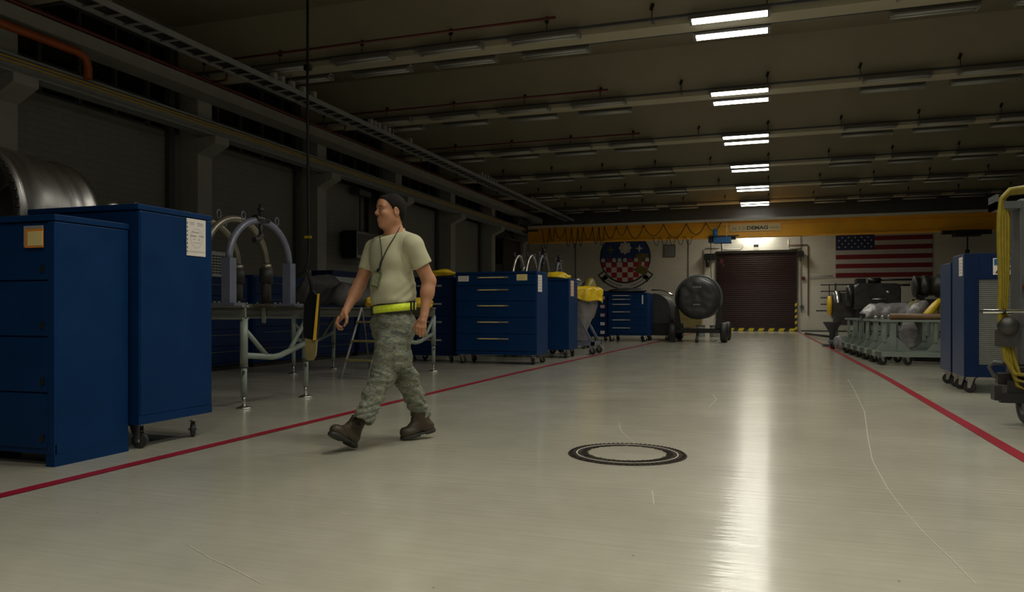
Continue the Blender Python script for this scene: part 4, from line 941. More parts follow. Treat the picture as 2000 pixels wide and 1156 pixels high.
# blue cabinets at right
def rcab(label, loc, W, Dp, H, shutter=True):
    t = thing('roller_cabinet', label, 'cabinet', loc)
    z0 = .19
    part('body', MB().bb(0, W, .01, Dp, z0, H), M['blueg'], t, bevel=.006)
    part('front_frame', MB().bb(0, .15, -.012, .012, z0, H).bb(W - .15, W, -.012, .012, z0, H).bb(.15, W - .15, -.012, .012, H - .30, H).bb(.15, W - .15, -.012, .012, z0, z0 + .14), M['bluedk'], t, bevel=.003)
    sh = part('roller_shutter', MB().grid(lambda u, v: (.15 + (W - .3) * u, .003 - .007 * abs(math.sin(v * 44 * PI)), z0 + .14 + (H - .44 - z0) * v), 1, 264, True), M['shutter'], t, 'grey roller shutter')
    part('shutter_bar', MB().bb(.15, W - .15, -.012, .004, z0 + .77, z0 + .78), M['greyd'], sh)
    for x in (.10, W - .1):
        for y in (.08, Dp - .08): caster(t, x, y, z0, .068, rz=2.6)
    return t
G1 = rcab('tall blue cabinet with a grey roller shutter front at the right edge', (2.14, 10.12, 0), 1.15, .60, 1.62)
paper(G1, (-.003, .14, 1.475), .18, .22, 'W', M['paper'], lines=5, seed=14)
lg = part('badge_sticker', MB().bb(.29, .49, -.018, -.013, 1.37, 1.56), M['paper'], G1, 'blue and white sticker')
part('sky_band', MB().bb(.30, .48, -.020, -.018, 1.48, 1.55), M['bluebox'], lg); part('dark_shape', MB().prism([(0, 0), (.10, .02), (.17, .05), (.12, .09), (.04, .07)], (.31, -.018, 1.385), (1, 0, 0), (0, 0, 1), (0, -1, 0), .003), M['blackm'], lg)
G2 = rcab('blue cabinet just behind the one with the grey roller shutter', (2.15, 10.86, 0), 1.1, .62, 1.56)
for q, zz in ((G1, 1.3), (G2, 1.25)):
    pass
# machine cart at the right edge
mc = thing('ground_cart', 'dark equipment cart hung with yellow hoses at the right edge', 'cart', (1.80, 7.45, 0))
part('chassis', MB().bb(.12, 1.6, -.14, .14, .36, .50).bb(.0, .14, -.12, -.02, .34, .44), M['blackm'], mc, bevel=.01)
part('panel', MB().bb(.15, 1.6, -.12, .14, .50, 1.88), M['greyd'], mc, bevel=.02)
part('shelf_bracket', MB().bb(-.02, .16, -.14, .10, 1.80, 1.86).bb(-.02, .0, -.14, .10, 1.80, 1.92), M['greyd'], mc)
mb = MB()
for k in range(9): mb.box((.27, -.13, .62 + k * .040), (.12, .03, .014), rx=.4)
part('louvres', mb, M['grey'], mc)
part('valve', MB().lathe([(0, -.06), (.07, -.06), (.08, 0), (.07, .05), (0, .05)], (.06, -.16, .83), 'Y', 20).bb(-.02, .12, -.20, -.10, .66, .80), M['dark'], mc)
part('gauge', MB().cyl((.20, -.16, 1.15), (.20, -.11, 1.15), .03), M['redpipe'], mc)
def cwheel(x, y):
    w = part('wheel', MB().lathe([(.10, -.07), (.17, -.075), (.195, -.05), (.205, 0), (.195, .05), (.17, .075), (.10, .07)], (x, y, .205), 'X', 36, closed=True), M['black'], mc)
    part('hub', MB().lathe([(0, -.05), (.07, -.06), (.10, -.03), (.10, .03), (0, .06)], (x, y, .205), 'X', 24), M['greyd'], w)
cwheel(.26, -.05); cwheel(1.35, -.05); cwheel(.80, .30)
part('axle_beam', MB().bb(.30, 1.3, -.08, -.02, .17, .24).bb(.75, .85, -.05, .30, .17, .36).bb(.30, .40, -.08, -.02, .2, .38), M['blackm'], mc)
part('tow_hitch', MB().bb(.0, .17, -.20, -.12, .20, .28).bb(-.05, .0, -.22, -.10, .22, .34).bb(.05, .17, -.18, -.10, .26, .38), M['blackm'], mc)
part('bracket', MB().tube([(.12, -.05, .50), (.0, .0, .52), (-.03, .02, .48), (.0, 0, .40), (.12, -.05, .40)], .018, 8), M['greyd'], mc)
part('handle_bar', MB().cyl((-.12, -.16, .95), (1.2, -.30, .95), .016), M['chrome'], mc, 'bright push bar')
part('bar_clamp', MB().cyl((.02, -.17, .95), (.04, -.175, .95), .021), M['dark'], mc)
for k in range(4):
    dx = .036 + .024 * k; yy = -.14 + .012 * k
    pts = [(.34, yy, 1.90), (.20, yy, 1.97 - .012 * k), (.08, yy, 1.955 - .01 * k), (.0 + dx * .4, yy, 1.88), (-.035 + dx, yy, 1.72), (-.035 + dx, yy, 1.5), (-.02 + dx * .8, yy - .01, 1.2), (-.025 + dx * .7, yy - .02, .95), (-.03 + dx, yy - .03, .74)]
    pts += [(.0 + dx, yy - .04, .56 - .03 * (k % 3)), (.08 + dx * .5, yy - .06, .44 - .05 * (k % 3)), (.18, yy - .07, .43 - .06 * (k % 3)), (.34, yy - .06, .58)]
    part('hose', MB().tube([Vector(p) for p in pts], .018, 10), M['hose'], mc, ['yellow hose', 'second yellow hose', 'third yellow hose', 'inner yellow hose'][k])
o = None
# ------------------------------------------------------------------ the walking person, grown from smooth distance fields
PD, PR = 5.4, -.8352                         # depth and side offset of the figure's root from the camera
def P(px, py, v):
    D = PD + v; return np.array([(px - 1000) / 1500 * D - PR, v, .95 + (608 - py) / 1500 * D])
class Field:
    def __init__(s): s.p = []
    def _a(s, f, lo, hi, k, mode): s.p.append((f, np.array(lo, float), np.array(hi, float), k, mode)); return s
    def cone(s, a, b, ra, rb, k=.02, flat=None, mode='u'):
        a = np.array(a, float); b = np.array(b, float); ba = b - a; L2 = max(ba @ ba, 1e-9)
        if flat is not None: fn = np.array(flat[0], float); fn /= np.linalg.norm(fn); fq = flat[1] - 1
        def f(q):
            pa = q - a
            if flat is not None: pa = pa + fq * (pa @ fn)[..., None] * fn
            bb_ = ba if flat is None else ba + fq * (ba @ fn) * fn
            t = np.clip((pa @ bb_) / max(bb_ @ bb_, 1e-9), 0, 1)
            return np.sqrt(((pa - t[..., None] * bb_) ** 2).sum(-1)) - (ra + (rb - ra) * t)
        r = max(ra, rb) * 1.02; return s._a(f, np.minimum(a, b) - r, np.maximum(a, b) + r, k, mode)
    def ell(s, c, r, R=None, k=.02, mode='u'):
        c = np.array(c, float); r = np.array(r, float); R = np.eye(3) if R is None else R
        def f(q):
            p = (q - c) @ R; k0 = np.sqrt(((p / r) ** 2).sum(-1)); k1 = np.sqrt(((p / (r * r)) ** 2).sum(-1)) + 1e-9
            return k0 * (k0 - 1) / k1
        m = r.max(); return s._a(f, c - m, c + m, k, mode)
    def box(s, c, h, rad, R=None, k=.01, mode='u'):
        c = np.array(c, float); h = np.array(h, float) - rad; R = np.eye(3) if R is None else R
        def f(q):
            p = np.abs((q - c) @ R) - h; return np.sqrt((np.maximum(p, 0) ** 2).sum(-1)) + np.minimum(p.max(-1), 0) - rad
        m = np.linalg.norm(h) + rad; return s._a(f, c - m, c + m, k, mode)
    def half(s, c, n, k=.004):                # keep only what lies behind the plane
        c = np.array(c, float); n = np.array(n, float); n /= np.linalg.norm(n)
        return s._a(lambda q: (q - c) @ n, [-9] * 3, [9] * 3, k, 'i')
    def fn(s, f, k=.004, mode='i'): return s._a(f, [-9] * 3, [9] * 3, k, mode)
    @staticmethod
    def op(A, d, k, mode):
        if mode == 'u': h = np.maximum(k - np.abs(A - d), 0) / k; return np.minimum(A, d) - h * h * k / 4
        if mode == 's': d = -d
        h = np.maximum(k - np.abs(A - d), 0) / k; return np.maximum(A, d) + h * h * k / 4
    def at(s, q):
        A = np.full(q.shape[:-1], 1.0)
        for f, lo, hi, k, m in s.p: A = s.op(A, f(q), k, m)
        return A
    def mesh(s, lo, hi, h):
        lo = np.array(lo, float); n = np.ceil((np.array(hi) - lo) / h).astype(int) + 1
        F = np.full(n, 1.0, np.float32)
        for f, a, b, k, m in s.p:
            pad = k + .03; i0 = np.clip(np.floor((a - pad - lo) / h).astype(int), 0, n); i1 = np.clip(np.ceil((b + pad - lo) / h).astype(int) + 1, 0, n)
            if (i1 <= i0).any(): continue
            # work in slabs to keep memory small
            for x0 in range(i0[0], i1[0], 24):
                x1 = min(x0 + 24, i1[0])
                X, Y, Z = np.meshgrid(*[lo[j] + h * np.arange(*((x0, x1) if j == 0 else (i0[j], i1[j]))) for j in range(3)], indexing='ij')
                sl = (slice(x0, x1), slice(i0[1], i1[1]), slice(i0[2], i1[2]))
                F[sl] = s.op(F[sl], f(np.stack([X, Y, Z], -1)), k, m)
        S = F < 0; c = sum(S[a:n[0] - 1 + a, b:n[1] - 1 + b, d:n[2] - 1 + d].astype(np.int8) for a in (0, 1) for b in (0, 1) for d in (0, 1))
        I = np.argwhere((c > 0) & (c < 8)); idx = np.full(n - 1, -1, np.int32); idx[tuple(I.T)] = np.arange(len(I))
        acc = np.zeros((len(I), 3)); cnt = np.zeros(len(I))
        cor = [np.array(q) for q in np.ndindex(2, 2, 2)]
        for p in cor:
            for ax in range(3):
                if p[ax]: continue
                q = p.copy(); q[ax] = 1
                fa = F[tuple((I + p).T)]; fb = F[tuple((I + q).T)]; x = (fa < 0) != (fb < 0)
                t = np.where(x, fa / np.where(fa - fb == 0, 1, fa - fb), 0)
                pt = p + (q - p) * t[:, None]; acc[x] += pt[x]; cnt[x] += 1
        V = lo + h * (I + acc / cnt[:, None])
        Q = []
        for ax in range(3):
            u, w_ = (ax + 1) % 3, (ax + 2) % 3
            sa = [slice(None)] * 3; sb = [slice(None)] * 3; sa[ax] = slice(0, -1); sb[ax] = slice(1, None)
            a, b = S[tuple(sa)], S[tuple(sb)]
            E = np.argwhere(a != b); E = E[(E[:, u] > 0) & (E[:, w_] > 0) & (E[:, u] < n[u] - 1) & (E[:, w_] < n[w_] - 1)]
            if not len(E): continue
            du = np.zeros(3, int); du[u] = 1; dw = np.zeros(3, int); dw[w_] = 1
            q = np.stack([idx[tuple((E - du - dw).T)], idx[tuple((E - dw).T)], idx[tuple(E.T)], idx[tuple((E - du).T)]], 1)
            flip = ~a[tuple(E.T)]; q[flip] = q[flip][:, ::-1]; Q.append(q)
        return V, np.concatenate(Q)
def fmesh(name, V, Q, m, parent, label=None):
    me = bpy.data.meshes.new(name); me.from_pydata(V.tolist(), [], Q.tolist()); me.polygons.foreach_set('use_smooth', [True] * len(Q)); me.materials.append(m); me.update()
    o = bpy.data.objects.new(name, me); COL.objects.link(o); o.parent = parent
    if label: o['label'] = label
    return o
def relax(V, Q, it=2, w=.5):
    e = np.concatenate([Q[:, [0, 1]], Q[:, [1, 2]], Q[:, [2, 3]], Q[:, [3, 0]]]); e = np.concatenate([e, e[:, ::-1]])
    for _ in range(it):
        a = np.zeros_like(V); n = np.zeros(len(V)); np.add.at(a, e[:, 0], V[e[:, 1]]); np.add.at(n, e[:, 0], 1)
        V = V * (1 - w) + w * a / n[:, None]
    return V
def normals(V, Q):
    n = np.cross(V[Q[:, 2]] - V[Q[:, 0]], V[Q[:, 3]] - V[Q[:, 1]]); N_ = np.zeros_like(V)
    for k in range(4): np.add.at(N_, Q[:, k], n)
    return N_ / (np.linalg.norm(N_, axis=1)[:, None] + 1e-12)
def folds(V, Q, fn):
    N_ = normals(V, Q); d = np.array([fn(Vector(v)) for v in V]); return V + N_ * d[:, None]
def lerp(a, b, t): return np.array(a) * (1 - t) + np.array(b) * t

PM = dict(
    skin=mat('skin', (.42, .195, .105), .58, var=.10, scale=14, bump=.03, bscale=120),
    lip=mat('lips', (.32, .12, .085), .42, var=.05), brow=mat('eyebrow hair', (.02, .013, .010), .7, var=.2),
    hair=mat('short black hair', (.009, .007, .006), .75, var=.3, scale=90, bump=.35, bscale=500, spec=.15),
    eye=mat('eye white', (.55, .52, .48), .2, var=.02), iris=mat('brown iris', (.03, .015, .01), .15, var=.02),
    tee=mat('sand cotton', (.46, .44, .295), .85, var=.05, scale=9, bump=.06, bscale=200),
    boot=mat('brown boot leather', (.042, .028, .016), .55, var=.25, scale=12, bump=.2, bscale=70), sole=mat('dark boot sole', (.018, .018, .016), .6, var=.1),
    belt=mat('brown web belt', (.09, .07, .05), .6, var=.1), lace=mat('boot lace', (.03, .025, .018), .8, var=.1),
    lany=mat('black lanyard', (.006, .006, .008), .5, var=.05), badge=mat('olive badge holder', (.12, .13, .06), .4, var=.2, scale=40), badgep=mat('badge card', (.24, .25, .16), .3, var=.25, scale=60),
)
def hi_vis():
    m = mat('reflective yellow band', (.78, .98, .02), .35, var=.12, scale=60, bump=.5, bscale=90)
    b = m.node_tree.nodes['Principled BSDF']; b.inputs['Sheen Weight'].default_value = .3; return m
PM['hv'] = hi_vis()
def camo():
    m = bpy.data.materials.new('camouflage cloth'); m.use_nodes = True; nt = m.node_tree; N = nt.nodes; L = nt.links; b = N['Principled BSDF']; b.inputs['Roughness'].default_value = .85
    tc = N.new('ShaderNodeTexCoord'); mp = N.new('ShaderNodeMapping'); mp.inputs['Scale'].default_value = (1, 1, 2.6); mp.inputs['Rotation'].default_value = (0, .35, 0); L.new(tc.outputs['Object'], mp.inputs['Vector'])
    def band(sc, dist, stops, off):
        n = N.new('ShaderNodeTexNoise'); n.inputs['Scale'].default_value = sc; n.inputs['Detail'].default_value = 2.5; n.inputs['Distortion'].default_value = dist
        q = N.new('ShaderNodeMapping'); q.inputs['Location'].default_value = (off, off, off); L.new(mp.outputs[0], q.inputs['Vector']); L.new(q.outputs[0], n.inputs['Vector'])
        r = N.new('ShaderNodeValToRGB'); r.color_ramp.interpolation = 'LINEAR'; el = r.color_ramp.elements
        while len(el) < len(stops): el.new(.5)
        for e, (p, c) in zip(el, stops): e.position = p; e.color = (*c, 1)
        L.new(n.outputs[0], r.inputs[0]); return r.outputs[0]
    c1 = band(9, 1.3, [(.38, (.075, .09, .075)), (.46, (.16, .165, .12)), (.53, (.085, .105, .095)), (.60, (.21, .205, .145)), (.66, (.11, .125, .10))], 0)
    c2 = band(17, 1.0, [(.48, (0, 0, 0)), (.53, (1, 1, 1)), (.57, (0, 0, 0))], 3)
    x = N.new('ShaderNodeMix'); x.data_type = 'RGBA'; L.new(c2, x.inputs[0]); L.new(c1, x.inputs[6]); x.inputs[7].default_value = (.27, .265, .19, 1); L.new(x.outputs[2], b.inputs['Base Color'])
    n = N.new('ShaderNodeTexNoise'); n.inputs['Scale'].default_value = 14; n.inputs['Detail'].default_value = 3; L.new(tc.outputs['Object'], n.inputs['Vector'])
    bp = N.new('ShaderNodeBump'); bp.inputs['Strength'].default_value = .45; bp.inputs['Distance'].default_value = .01; L.new(n.outputs[0], bp.inputs['Height']); L.new(bp.outputs[0], b.inputs['Normal'])
    return m
PM['camo'] = camo()

man = thing('person', 'person walking left in sand T-shirt, camouflage trousers, brown boots and yellow reflective belt', 'person', (-2.509, 4.854, 0), math.atan(503 / 1500))
FW_ = np.array([-.74, -.67, 0]); FW_ /= np.linalg.norm(FW_); LF = np.array([.67, -.74, 0]); LF /= np.linalg.norm(LF)   # facing, and the figure's left
UP = np.array([0, 0, 1.0]); RB = np.stack([FW_, LF, UP], 1)     # columns: forward, left, up
V0 = .08
# ---- head frame
hf = np.array([-.85, -.53, 0]); hf /= np.linalg.norm(hf); hl = np.array([-hf[1], hf[0], 0]) * 1.0
hl = np.cross(UP, hf); RH = np.stack([hf, hl, UP], 1)
HC = P(762.8, 411.5, V0 + .0)
def Hd(f, l, z): return HC + RH @ np.array([f, l, z])
body = Field()
body.ell(Hd(-.012, 0, .022), (.096, .074, .094), RH, .02)
body.ell(Hd(.020, 0, -.040), (.068, .058, .080), RH, .03)
for s in (-1, 1):
    body.cone(Hd(-.005, s * .050, -.070), Hd(.055, s * .018, -.108), .020, .018, .03)
    body.ell(Hd(.050, s * .036, -.035), (.028, .026, .030), RH, .025)
    body.cone(Hd(.081, s * .010, .019), Hd(.070, s * .046, .020), .0125, .011, .014); body.ell(Hd(.070, s * .036, -.022), (.020, .020, .013), RH, .02)
body.ell(Hd(.066, 0, -.106), (.022, .024, .020), RH, .02)
body.ell(Hd(.062, 0, .040), (.034, .050, .050), RH, .03)
body.ell(Hd(.062, 0, -.070), (.0335, .036, .030), RH, .02)
body.cone(Hd(.086, 0, .012), Hd(.108, 0, -.024), .0085, .0120, .012)
for s in (-1, 1):
    body.ell(Hd(.098, s * .0125, -.031), (.010, .008, .008), RH, .008)
    body.ell(Hd(.0960, s * .031, .001), (.015, .019, .0080), RH, .012, 's')
body.cone(Hd(.0885, -.020, -.0605), Hd(.0920, 0, -.0605), .0050, .0060, .008); body.cone(Hd(.0920, 0, -.0605), Hd(.0885, .020, -.0605), .0060, .0050, .008)
body.cone(Hd(.086, -.017, -.0735), Hd(.0893, 0, -.0748), .0055, .0072, .008); body.cone(Hd(.0893, 0, -.0748), Hd(.086, .017, -.0735), .0072, .0055, .008)
body.cone(Hd(.1005, -.012, -.0672), Hd(.1005, .012, -.0672), .0028, .0028, .003, mode='s')
for s in (-1, 1):
    body.cone(Hd(.098, s * .016, -.0668), Hd(.088, s * .031, -.062), .003, .003, .006, mode='s')
    body.cone(Hd(.090, s * .021, -.032), Hd(.083, s * .036, -.060), .0022, .0022, .008, mode='s')
    Re = RH @ np.array(Matrix.Rotation(.25, 3, 'Y'))
    body.ell(Hd(-.012, s * .080, -.012), (.020, .009, .033), Re, .008)
    body.ell(Hd(-.006, s * .089, -.008), (.011, .006, .018), Re, .005, 's')
body.cone(Hd(-.012, 0, -.055), Hd(-.036, 0, -.175), .060, .0625, .035); body.cone(Hd(.02, 0, -.085), Hd(-.02, 0, -.15), .038, .055, .03)
NB = Hd(-.036, 0, -.17)
# ---- torso core
chest = P(766, 512, V0 + .01); belly = P(769, 570, V0)
body.ell(chest, (.10, .15, .19), RB, .05); body.ell(belly, (.10, .13, .15), RB, .05)
SHL = P(808, 484, V0 - .12); SHR = P(730, 488, V0 + .14)
body.cone(NB, lerp(SHL, SHR, .2), .05, .05, .04); body.cone(NB, lerp(SHL, SHR, .8), .05, .05, .04)
# left (near) arm
ELL = P(838, 549, V0 - .08); WRL = P(828, 617, V0 - .15)
body.cone(SHL, ELL, .056, .047, .03); body.cone(ELL, lerp(ELL, WRL, .35), .045, .044, .03); body.cone(lerp(ELL, WRL, .3), WRL, .045, .027, .03, (FW_, 1.0))
# right (far) arm
ELR = P(702, 557, V0 + .10); WRR = P(675, 608, V0 - .05)
body.cone(SHR, ELR, .053, .044, .03); body.cone(ELR, lerp(ELR, WRR, .35), .042, .042, .03); body.cone(lerp(ELR, WRR, .3), WRR, .042, .026, .03)
# ---- left hand: back of the hand to the camera, fingers curled under
hv = V0 - .165
K0 = [P(814.5, 638, hv - .008), P(819.5, 639.5, hv - .014), P(825, 640, hv - .012), P(830, 639, hv - .004)]
body.cone(WRL, P(825.5, 627, hv), .026, .026, .012)
for k in K0: body.cone(lerp(WRL, k, .15), k, .014, .0115, .012)
tips = [((-.6, 10, .004), (.5, 14, .030), (2.2, 8, .045)), ((-.3, 12, .006), (.8, 16.5, .034), (2.0, 9, .05)), ((.1, 12, .008), (.3, 16, .036), (.6, 9, .05)), ((.0, 10, .010), (-.6, 13.5, .034), (-.8, 7.5, .046))]
for k, seg in zip(range(4), tips):
    px, py = [(814.5, 638), (819.5, 639.5), (825, 640), (830, 639)][k]; a = K0[k]; r = [.0098, .0102, .0098, .0086][k]
    for i, (dx, dy, dv) in enumerate(seg):
        b = P(px + dx, py + dy, hv - .010 + dv); body.cone(a, b, r, r - .0006, .003); a = b; r -= .0006
body.cone(P(820, 624, hv + .01), P(812, 633, hv + .022), .014, .011, .01); body.cone(P(812, 633, hv + .022), P(810.5, 641, hv + .026), .011, .010, .003); body.cone(P(810.5, 641, hv + .026), P(812, 648, hv + .030), .010, .009, .003)
# ---- right hand: thumb side to the camera, fingers and thumb nearly closing
rv = V0 - .07
body.cone(WRR, P(670, 616, rv), .024, .022, .012)
K1 = [P(660.5, 622, rv - .004), P(659.5, 624, rv + .016), P(660, 626, rv + .034), P(661.5, 628, rv + .050)]
for k in K1: body.cone(P(671, 615, rv + .015), k, .015, .0112, .012)
seg = [((657.6, 630), (661.8, 636.5), (667.8, 638.6)), ((656.8, 633), (661, 640.5), (667.5, 642.5)), ((657.5, 635), (662, 642.5), (668, 643.5)), ((659.5, 636), (664, 642.5), (669.5, 642.5))]
for k, sg in enumerate(seg):
    a = K1[k]; r = [.0098, .0100, .0095, .0085][k]; v = [rv - .006, rv + .014, rv + .032, rv + .046][k]
    for i, (x, y) in enumerate(sg): b = P(x, y, v + .002 * i); body.cone(a, b, r, r - .0007, .003); a = b; r -= .0007
body.cone(P(675, 612, rv - .012), P(677.5, 621, rv - .020), .016, .0125, .01); body.cone(P(677.5, 621, rv - .020), P(677, 629, rv - .022), .0115, .0105, .004); body.cone(P(677, 629, rv - .022), P(672.5, 636, rv - .016), .0102, .0085, .003)
V, Q = body.mesh((-.48, -.42, .70), (.36, .42, 1.82), .0034)
V = relax(V, Q, 1, .4)
bd_ = fmesh('body', V, Q, PM['skin'], man)
# eyes, brows, lips
for s in (-1, 1):
    e = MB().ell(Hd(.0775, s * .0305, .0005), (.0115, .0118, .0100), rot=Matrix(RH.tolist())); eo = part('eye', e, PM['eye'], man)
    part('iris', MB().ell(Hd(.0868, s * .0305, .0005), (.0030, .0056, .0056), rot=Matrix(RH.tolist())), PM['iris'], eo)
    lid = MB().tube([Hd(.0868 - .009 * abs(t) ** 1.5 * (1.6 if t > 0 else .6), s * (.0305 + .0155 * t), .0062 - .005 * t * t) for t in (-1, -.5, 0, .5, 1)], [.0016, .0036, .0040, .0036, .0014], 8).tube([Hd(.0860 - .009 * abs(t) ** 1.5 * (1.6 if t > 0 else .6), s * (.0305 + .0155 * t), -.0062 + .004 * t * t) for t in (-1, -.5, 0, .5, 1)], [.0014, .0034, .0040, .0034, .0014], 8)
    part('eyelid', lid, PM['skin'], eo)
    part('lashes', MB().tube([Hd(.0900 - .010 * abs(t) ** 1.5 * (1.6 if t > 0 else .6), s * (.0305 + .0155 * t), .0036 - .004 * t * t) for t in (-1, -.5, 0, .5, 1)], .0013, 6), PM['brow'], eo)
    part('eyebrow', MB().tube([Hd(.0925 - .010 * t * t * (1.5 if t > 0 else .5) - .005 * t, s * (.031 + .026 * t), .0215 + .003 * (1 - t * t) - .003 * t) for t in (-1, -.5, 0, .5, 1)], [.0026, .0042, .0044, .0036, .0016], 8), PM['brow'], man)
part('lips', MB().tube([Hd(.0895, -.021, -.0605), Hd(.0945, -.010, -.0628), Hd(.0960, 0, -.0638), Hd(.0945, .010, -.0628), Hd(.0895, .021, -.0605)], [.001, .0026, .003, .0026, .001], 8).tube([Hd(.0885, -.018, -.0665), Hd(.0928, -.009, -.0730), Hd(.0942, 0, -.0742), Hd(.0928, .009, -.0730), Hd(.0885, .018, -.0665)], [.001, .003, .0038, .003, .001], 8), PM['lip'], man)
# ---- hair: a skin-tight shell cut at the hairline
hair = Field(); hair.ell(Hd(-.014, 0, .026), (.104, .0825, .100), RH, .02); hair.ell(Hd(-.040, 0, -.025), (.066, .066, .07), RH, .03); hair.ell(Hd(.052, 0, .052), (.046, .058, .052), RH, .02)
def hl_(q):
    p = (q - HC) @ RH; z = p[..., 2]; lim = np.interp(z, [-.10, -.075, -.045, -.02, 0, .015, .030, .050, .066, .078, .086], [-.075, -.062, -.050, -.022, .012, .018, .026, .042, .054, .072, .13]) + .10 * np.maximum(0, .03 - np.abs(p[..., 1])) * 0
    return (p[..., 0] - lim) * .8
hair.fn(hl_, .006); hair.half(Hd(0, 0, -.075), -UP, .01)
for s in (-1, 1): hair.ell(Hd(-.010, s * .088, -.012), (.026, .020, .038), RH, .006, 's')
V, Q = hair.mesh(Hd(0, 0, 0) - .16, Hd(0, 0, 0) + .16, .0032)
V = folds(V, Q, lambda p: .0012 * noise.noise(p * 60))
fmesh('hair', V, Q, PM['hair'], man)
# ---- T-shirt
tee = Field()
tee.ell(P(765, 505, V0 + .01), (.142, .190, .215), RB, .06); tee.ell(P(768, 560, V0), (.156, .180, .15), RB, .05); tee.ell(P(768, 586, V0), (.152, .176, .085), RB, .05)
tee.cone(P(768, 470, V0 + .02), lerp(SHL, SHR, .06) + .02 * UP, .075, .066, .05); tee.cone(P(768, 470, V0 + .02), lerp(SHL, SHR, .96) + .015 * UP, .075, .062, .05)
tee.cone(P(778, 463, V0 - .01), P(807, 477, V0 - .11), .058, .060, .04)
tee.cone(NB - .012 * UP, NB + .040 * UP, .071, .067, .03)
SL = P(823, 514, V0 - .10); tee.cone(SHL + .004 * UP, SL, .070, .073, .03)
SRr = P(717.5, 524, V0 + .13); tee.cone(SHR + .004 * UP, SRr, .066, .064, .03)
def cut(f, c, n, rr):      # open a sleeve end with a flat hem
    c = np.array(c); n = np.array(n) / np.linalg.norm(n)
    def g(q):
        d = (q - c) @ n; rad = np.sqrt(np.maximum(((q - c) ** 2).sum(-1) - d * d, 0)); return np.minimum(d, rr - rad)
    f.fn(g, .005)
def cutL(q):
    c, n, rr = SL + .022 * (SL - SHL) / np.linalg.norm(SL - SHL), (SL - SHL) / np.linalg.norm(SL - SHL), .11
    d = (q - c) @ n; rad = np.sqrt(np.maximum(((q - c) ** 2).sum(-1) - d * d, 0)); return np.where((rad < rr), d, -1.)
def cutR(q):
    nn = (SRr - SHR) / np.linalg.norm(SRr - SHR); c = SRr + .020 * nn
    d = (q - c) @ nn; rad = np.sqrt(np.maximum(((q - c) ** 2).sum(-1) - d * d, 0)); out = (q - P(768, 520, V0)) @ (-LF); return np.where((rad < .085) & (out > .135), d, -1.)
def cutLL(q):
    out = (q - P(768, 520, V0)) @ LF; return np.where(out > .150, cutL(q), -1.)
tee.fn(cutLL, .004); tee.fn(cutR, .004)
tee.half(P(768, 596, V0) , -UP - .10 * np.array([-1, 0, 0]), .02)
tee.half(NB + .020 * UP, UP * 1.0 + .42 * FW_, .004)
# hollow neck, hollow cuffs
tee.cone(NB - .01 * UP, NB + .10 * UP, .0622, .0622, .003, mode='s')
tee.cone(SL - .01 * (SL - SHL), SL + .8 * (SL - SHL), .062, .066, .004, mode='s'); tee.cone(SRr, SRr + .8 * (SRr - SHR), .055, .058, .004, mode='s')
V, Q = tee.mesh((-.42, -.42, .92), (.40, .46, 1.66), .0046)
def tf(p):
    z = p.z; w = max(0, min(1, (1.22 - z) / .2)); u = p.x
    side = max(0, min(1, (u + .02) / .14))
    d = .0045 * noise.noise(Vector((u * 7, p.y * 7, z * 5))) + .006 * w * noise.noise(Vector((u * 9 + z * 12, p.y * 9, z * 16 - u * 8)))
    d += .0055 * side * w * math.sin((z * 1.0 - u * .9) * 95 + 2 * noise.noise(p * 9)) * .8
    d += .007 * w * side * noise.noise(Vector((z * 26 - u * 20, p.y * 3, u * 4)))
    o_ = (p.x - .0) * LF[0] + (p.y - V0) * LF[1]
    if z > 1.26 and abs(o_ - .165) < .004: d -= .0035
    d += .004 * noise.noise(Vector((u * 4 + z * 9, p.y * 12, z * 6 + 4)))
    return d
V = relax(folds(V, Q, tf), Q, 1, .4)
to = fmesh('t_shirt', V, Q, PM['tee'], man)
part('neckband', MB().tube([NB + .018 * UP - .042 * 0 * FW_ + (.0655 * math.cos(a) * FW_ + .0655 * math.sin(a) * LF) - UP * (.028 * math.cos(a)) for a in np.linspace(0, 2 * PI, 33)], .0055, 8, caps=False), PM['tee'], man, 'ribbed neckband')
# ---- trousers
HIPL = P(779, 640, V0 - .055); HIPR = P(757, 640, V0 + .07); KNL = P(750, 727, V0 - .11); ANL = P(708, 822, V0 - .24); KNR = P(793, 738, V0 + .13); ANR = P(825, 813, V0 + .28)
tr_ = Field()
tr_.ell(P(768, 625, V0), (.135, .165, .155), RB, .05); tr_.ell(P(773, 640, V0 + .02), (.14, .155, .12), RB, .05)
tr_.cone(HIPL, lerp(HIPL, KNL, .5), .118, .108, .05); tr_.cone(lerp(HIPL, KNL, .45), KNL, .108, .092, .05); tr_.cone(KNL, lerp(KNL, ANL, .5), .090, .072, .04); tr_.cone(lerp(KNL, ANL, .45), lerp(KNL, ANL, .93), .072, .078, .03)
tr_.cone(HIPR, lerp(HIPR, KNR, .5), .118, .100, .05); tr_.cone(lerp(HIPR, KNR, .45), KNR, .100, .084, .05); tr_.cone(KNR, lerp(KNR, ANR, .5), .084, .072, .04); tr_.cone(lerp(KNR, ANR, .45), lerp(KNR, ANR, .93), .072, .074, .03)
for A_, K_, rr in ((ANL, KNL, .15), (ANR, KNR, .15)):
    n_ = (A_ - K_) / np.linalg.norm(A_ - K_)
    def g(q, A_=A_, n_=n_): d = (q - (A_ + .002 * n_)) @ n_; rad = np.sqrt(((q - A_) ** 2).sum(-1)); return np.where(rad < .2, d, -1.)
    tr_.fn(g, .005)
    tr_.cone(A_ - .01 * n_, A_ + .1 * n_, .058, .066, .004, mode='s')
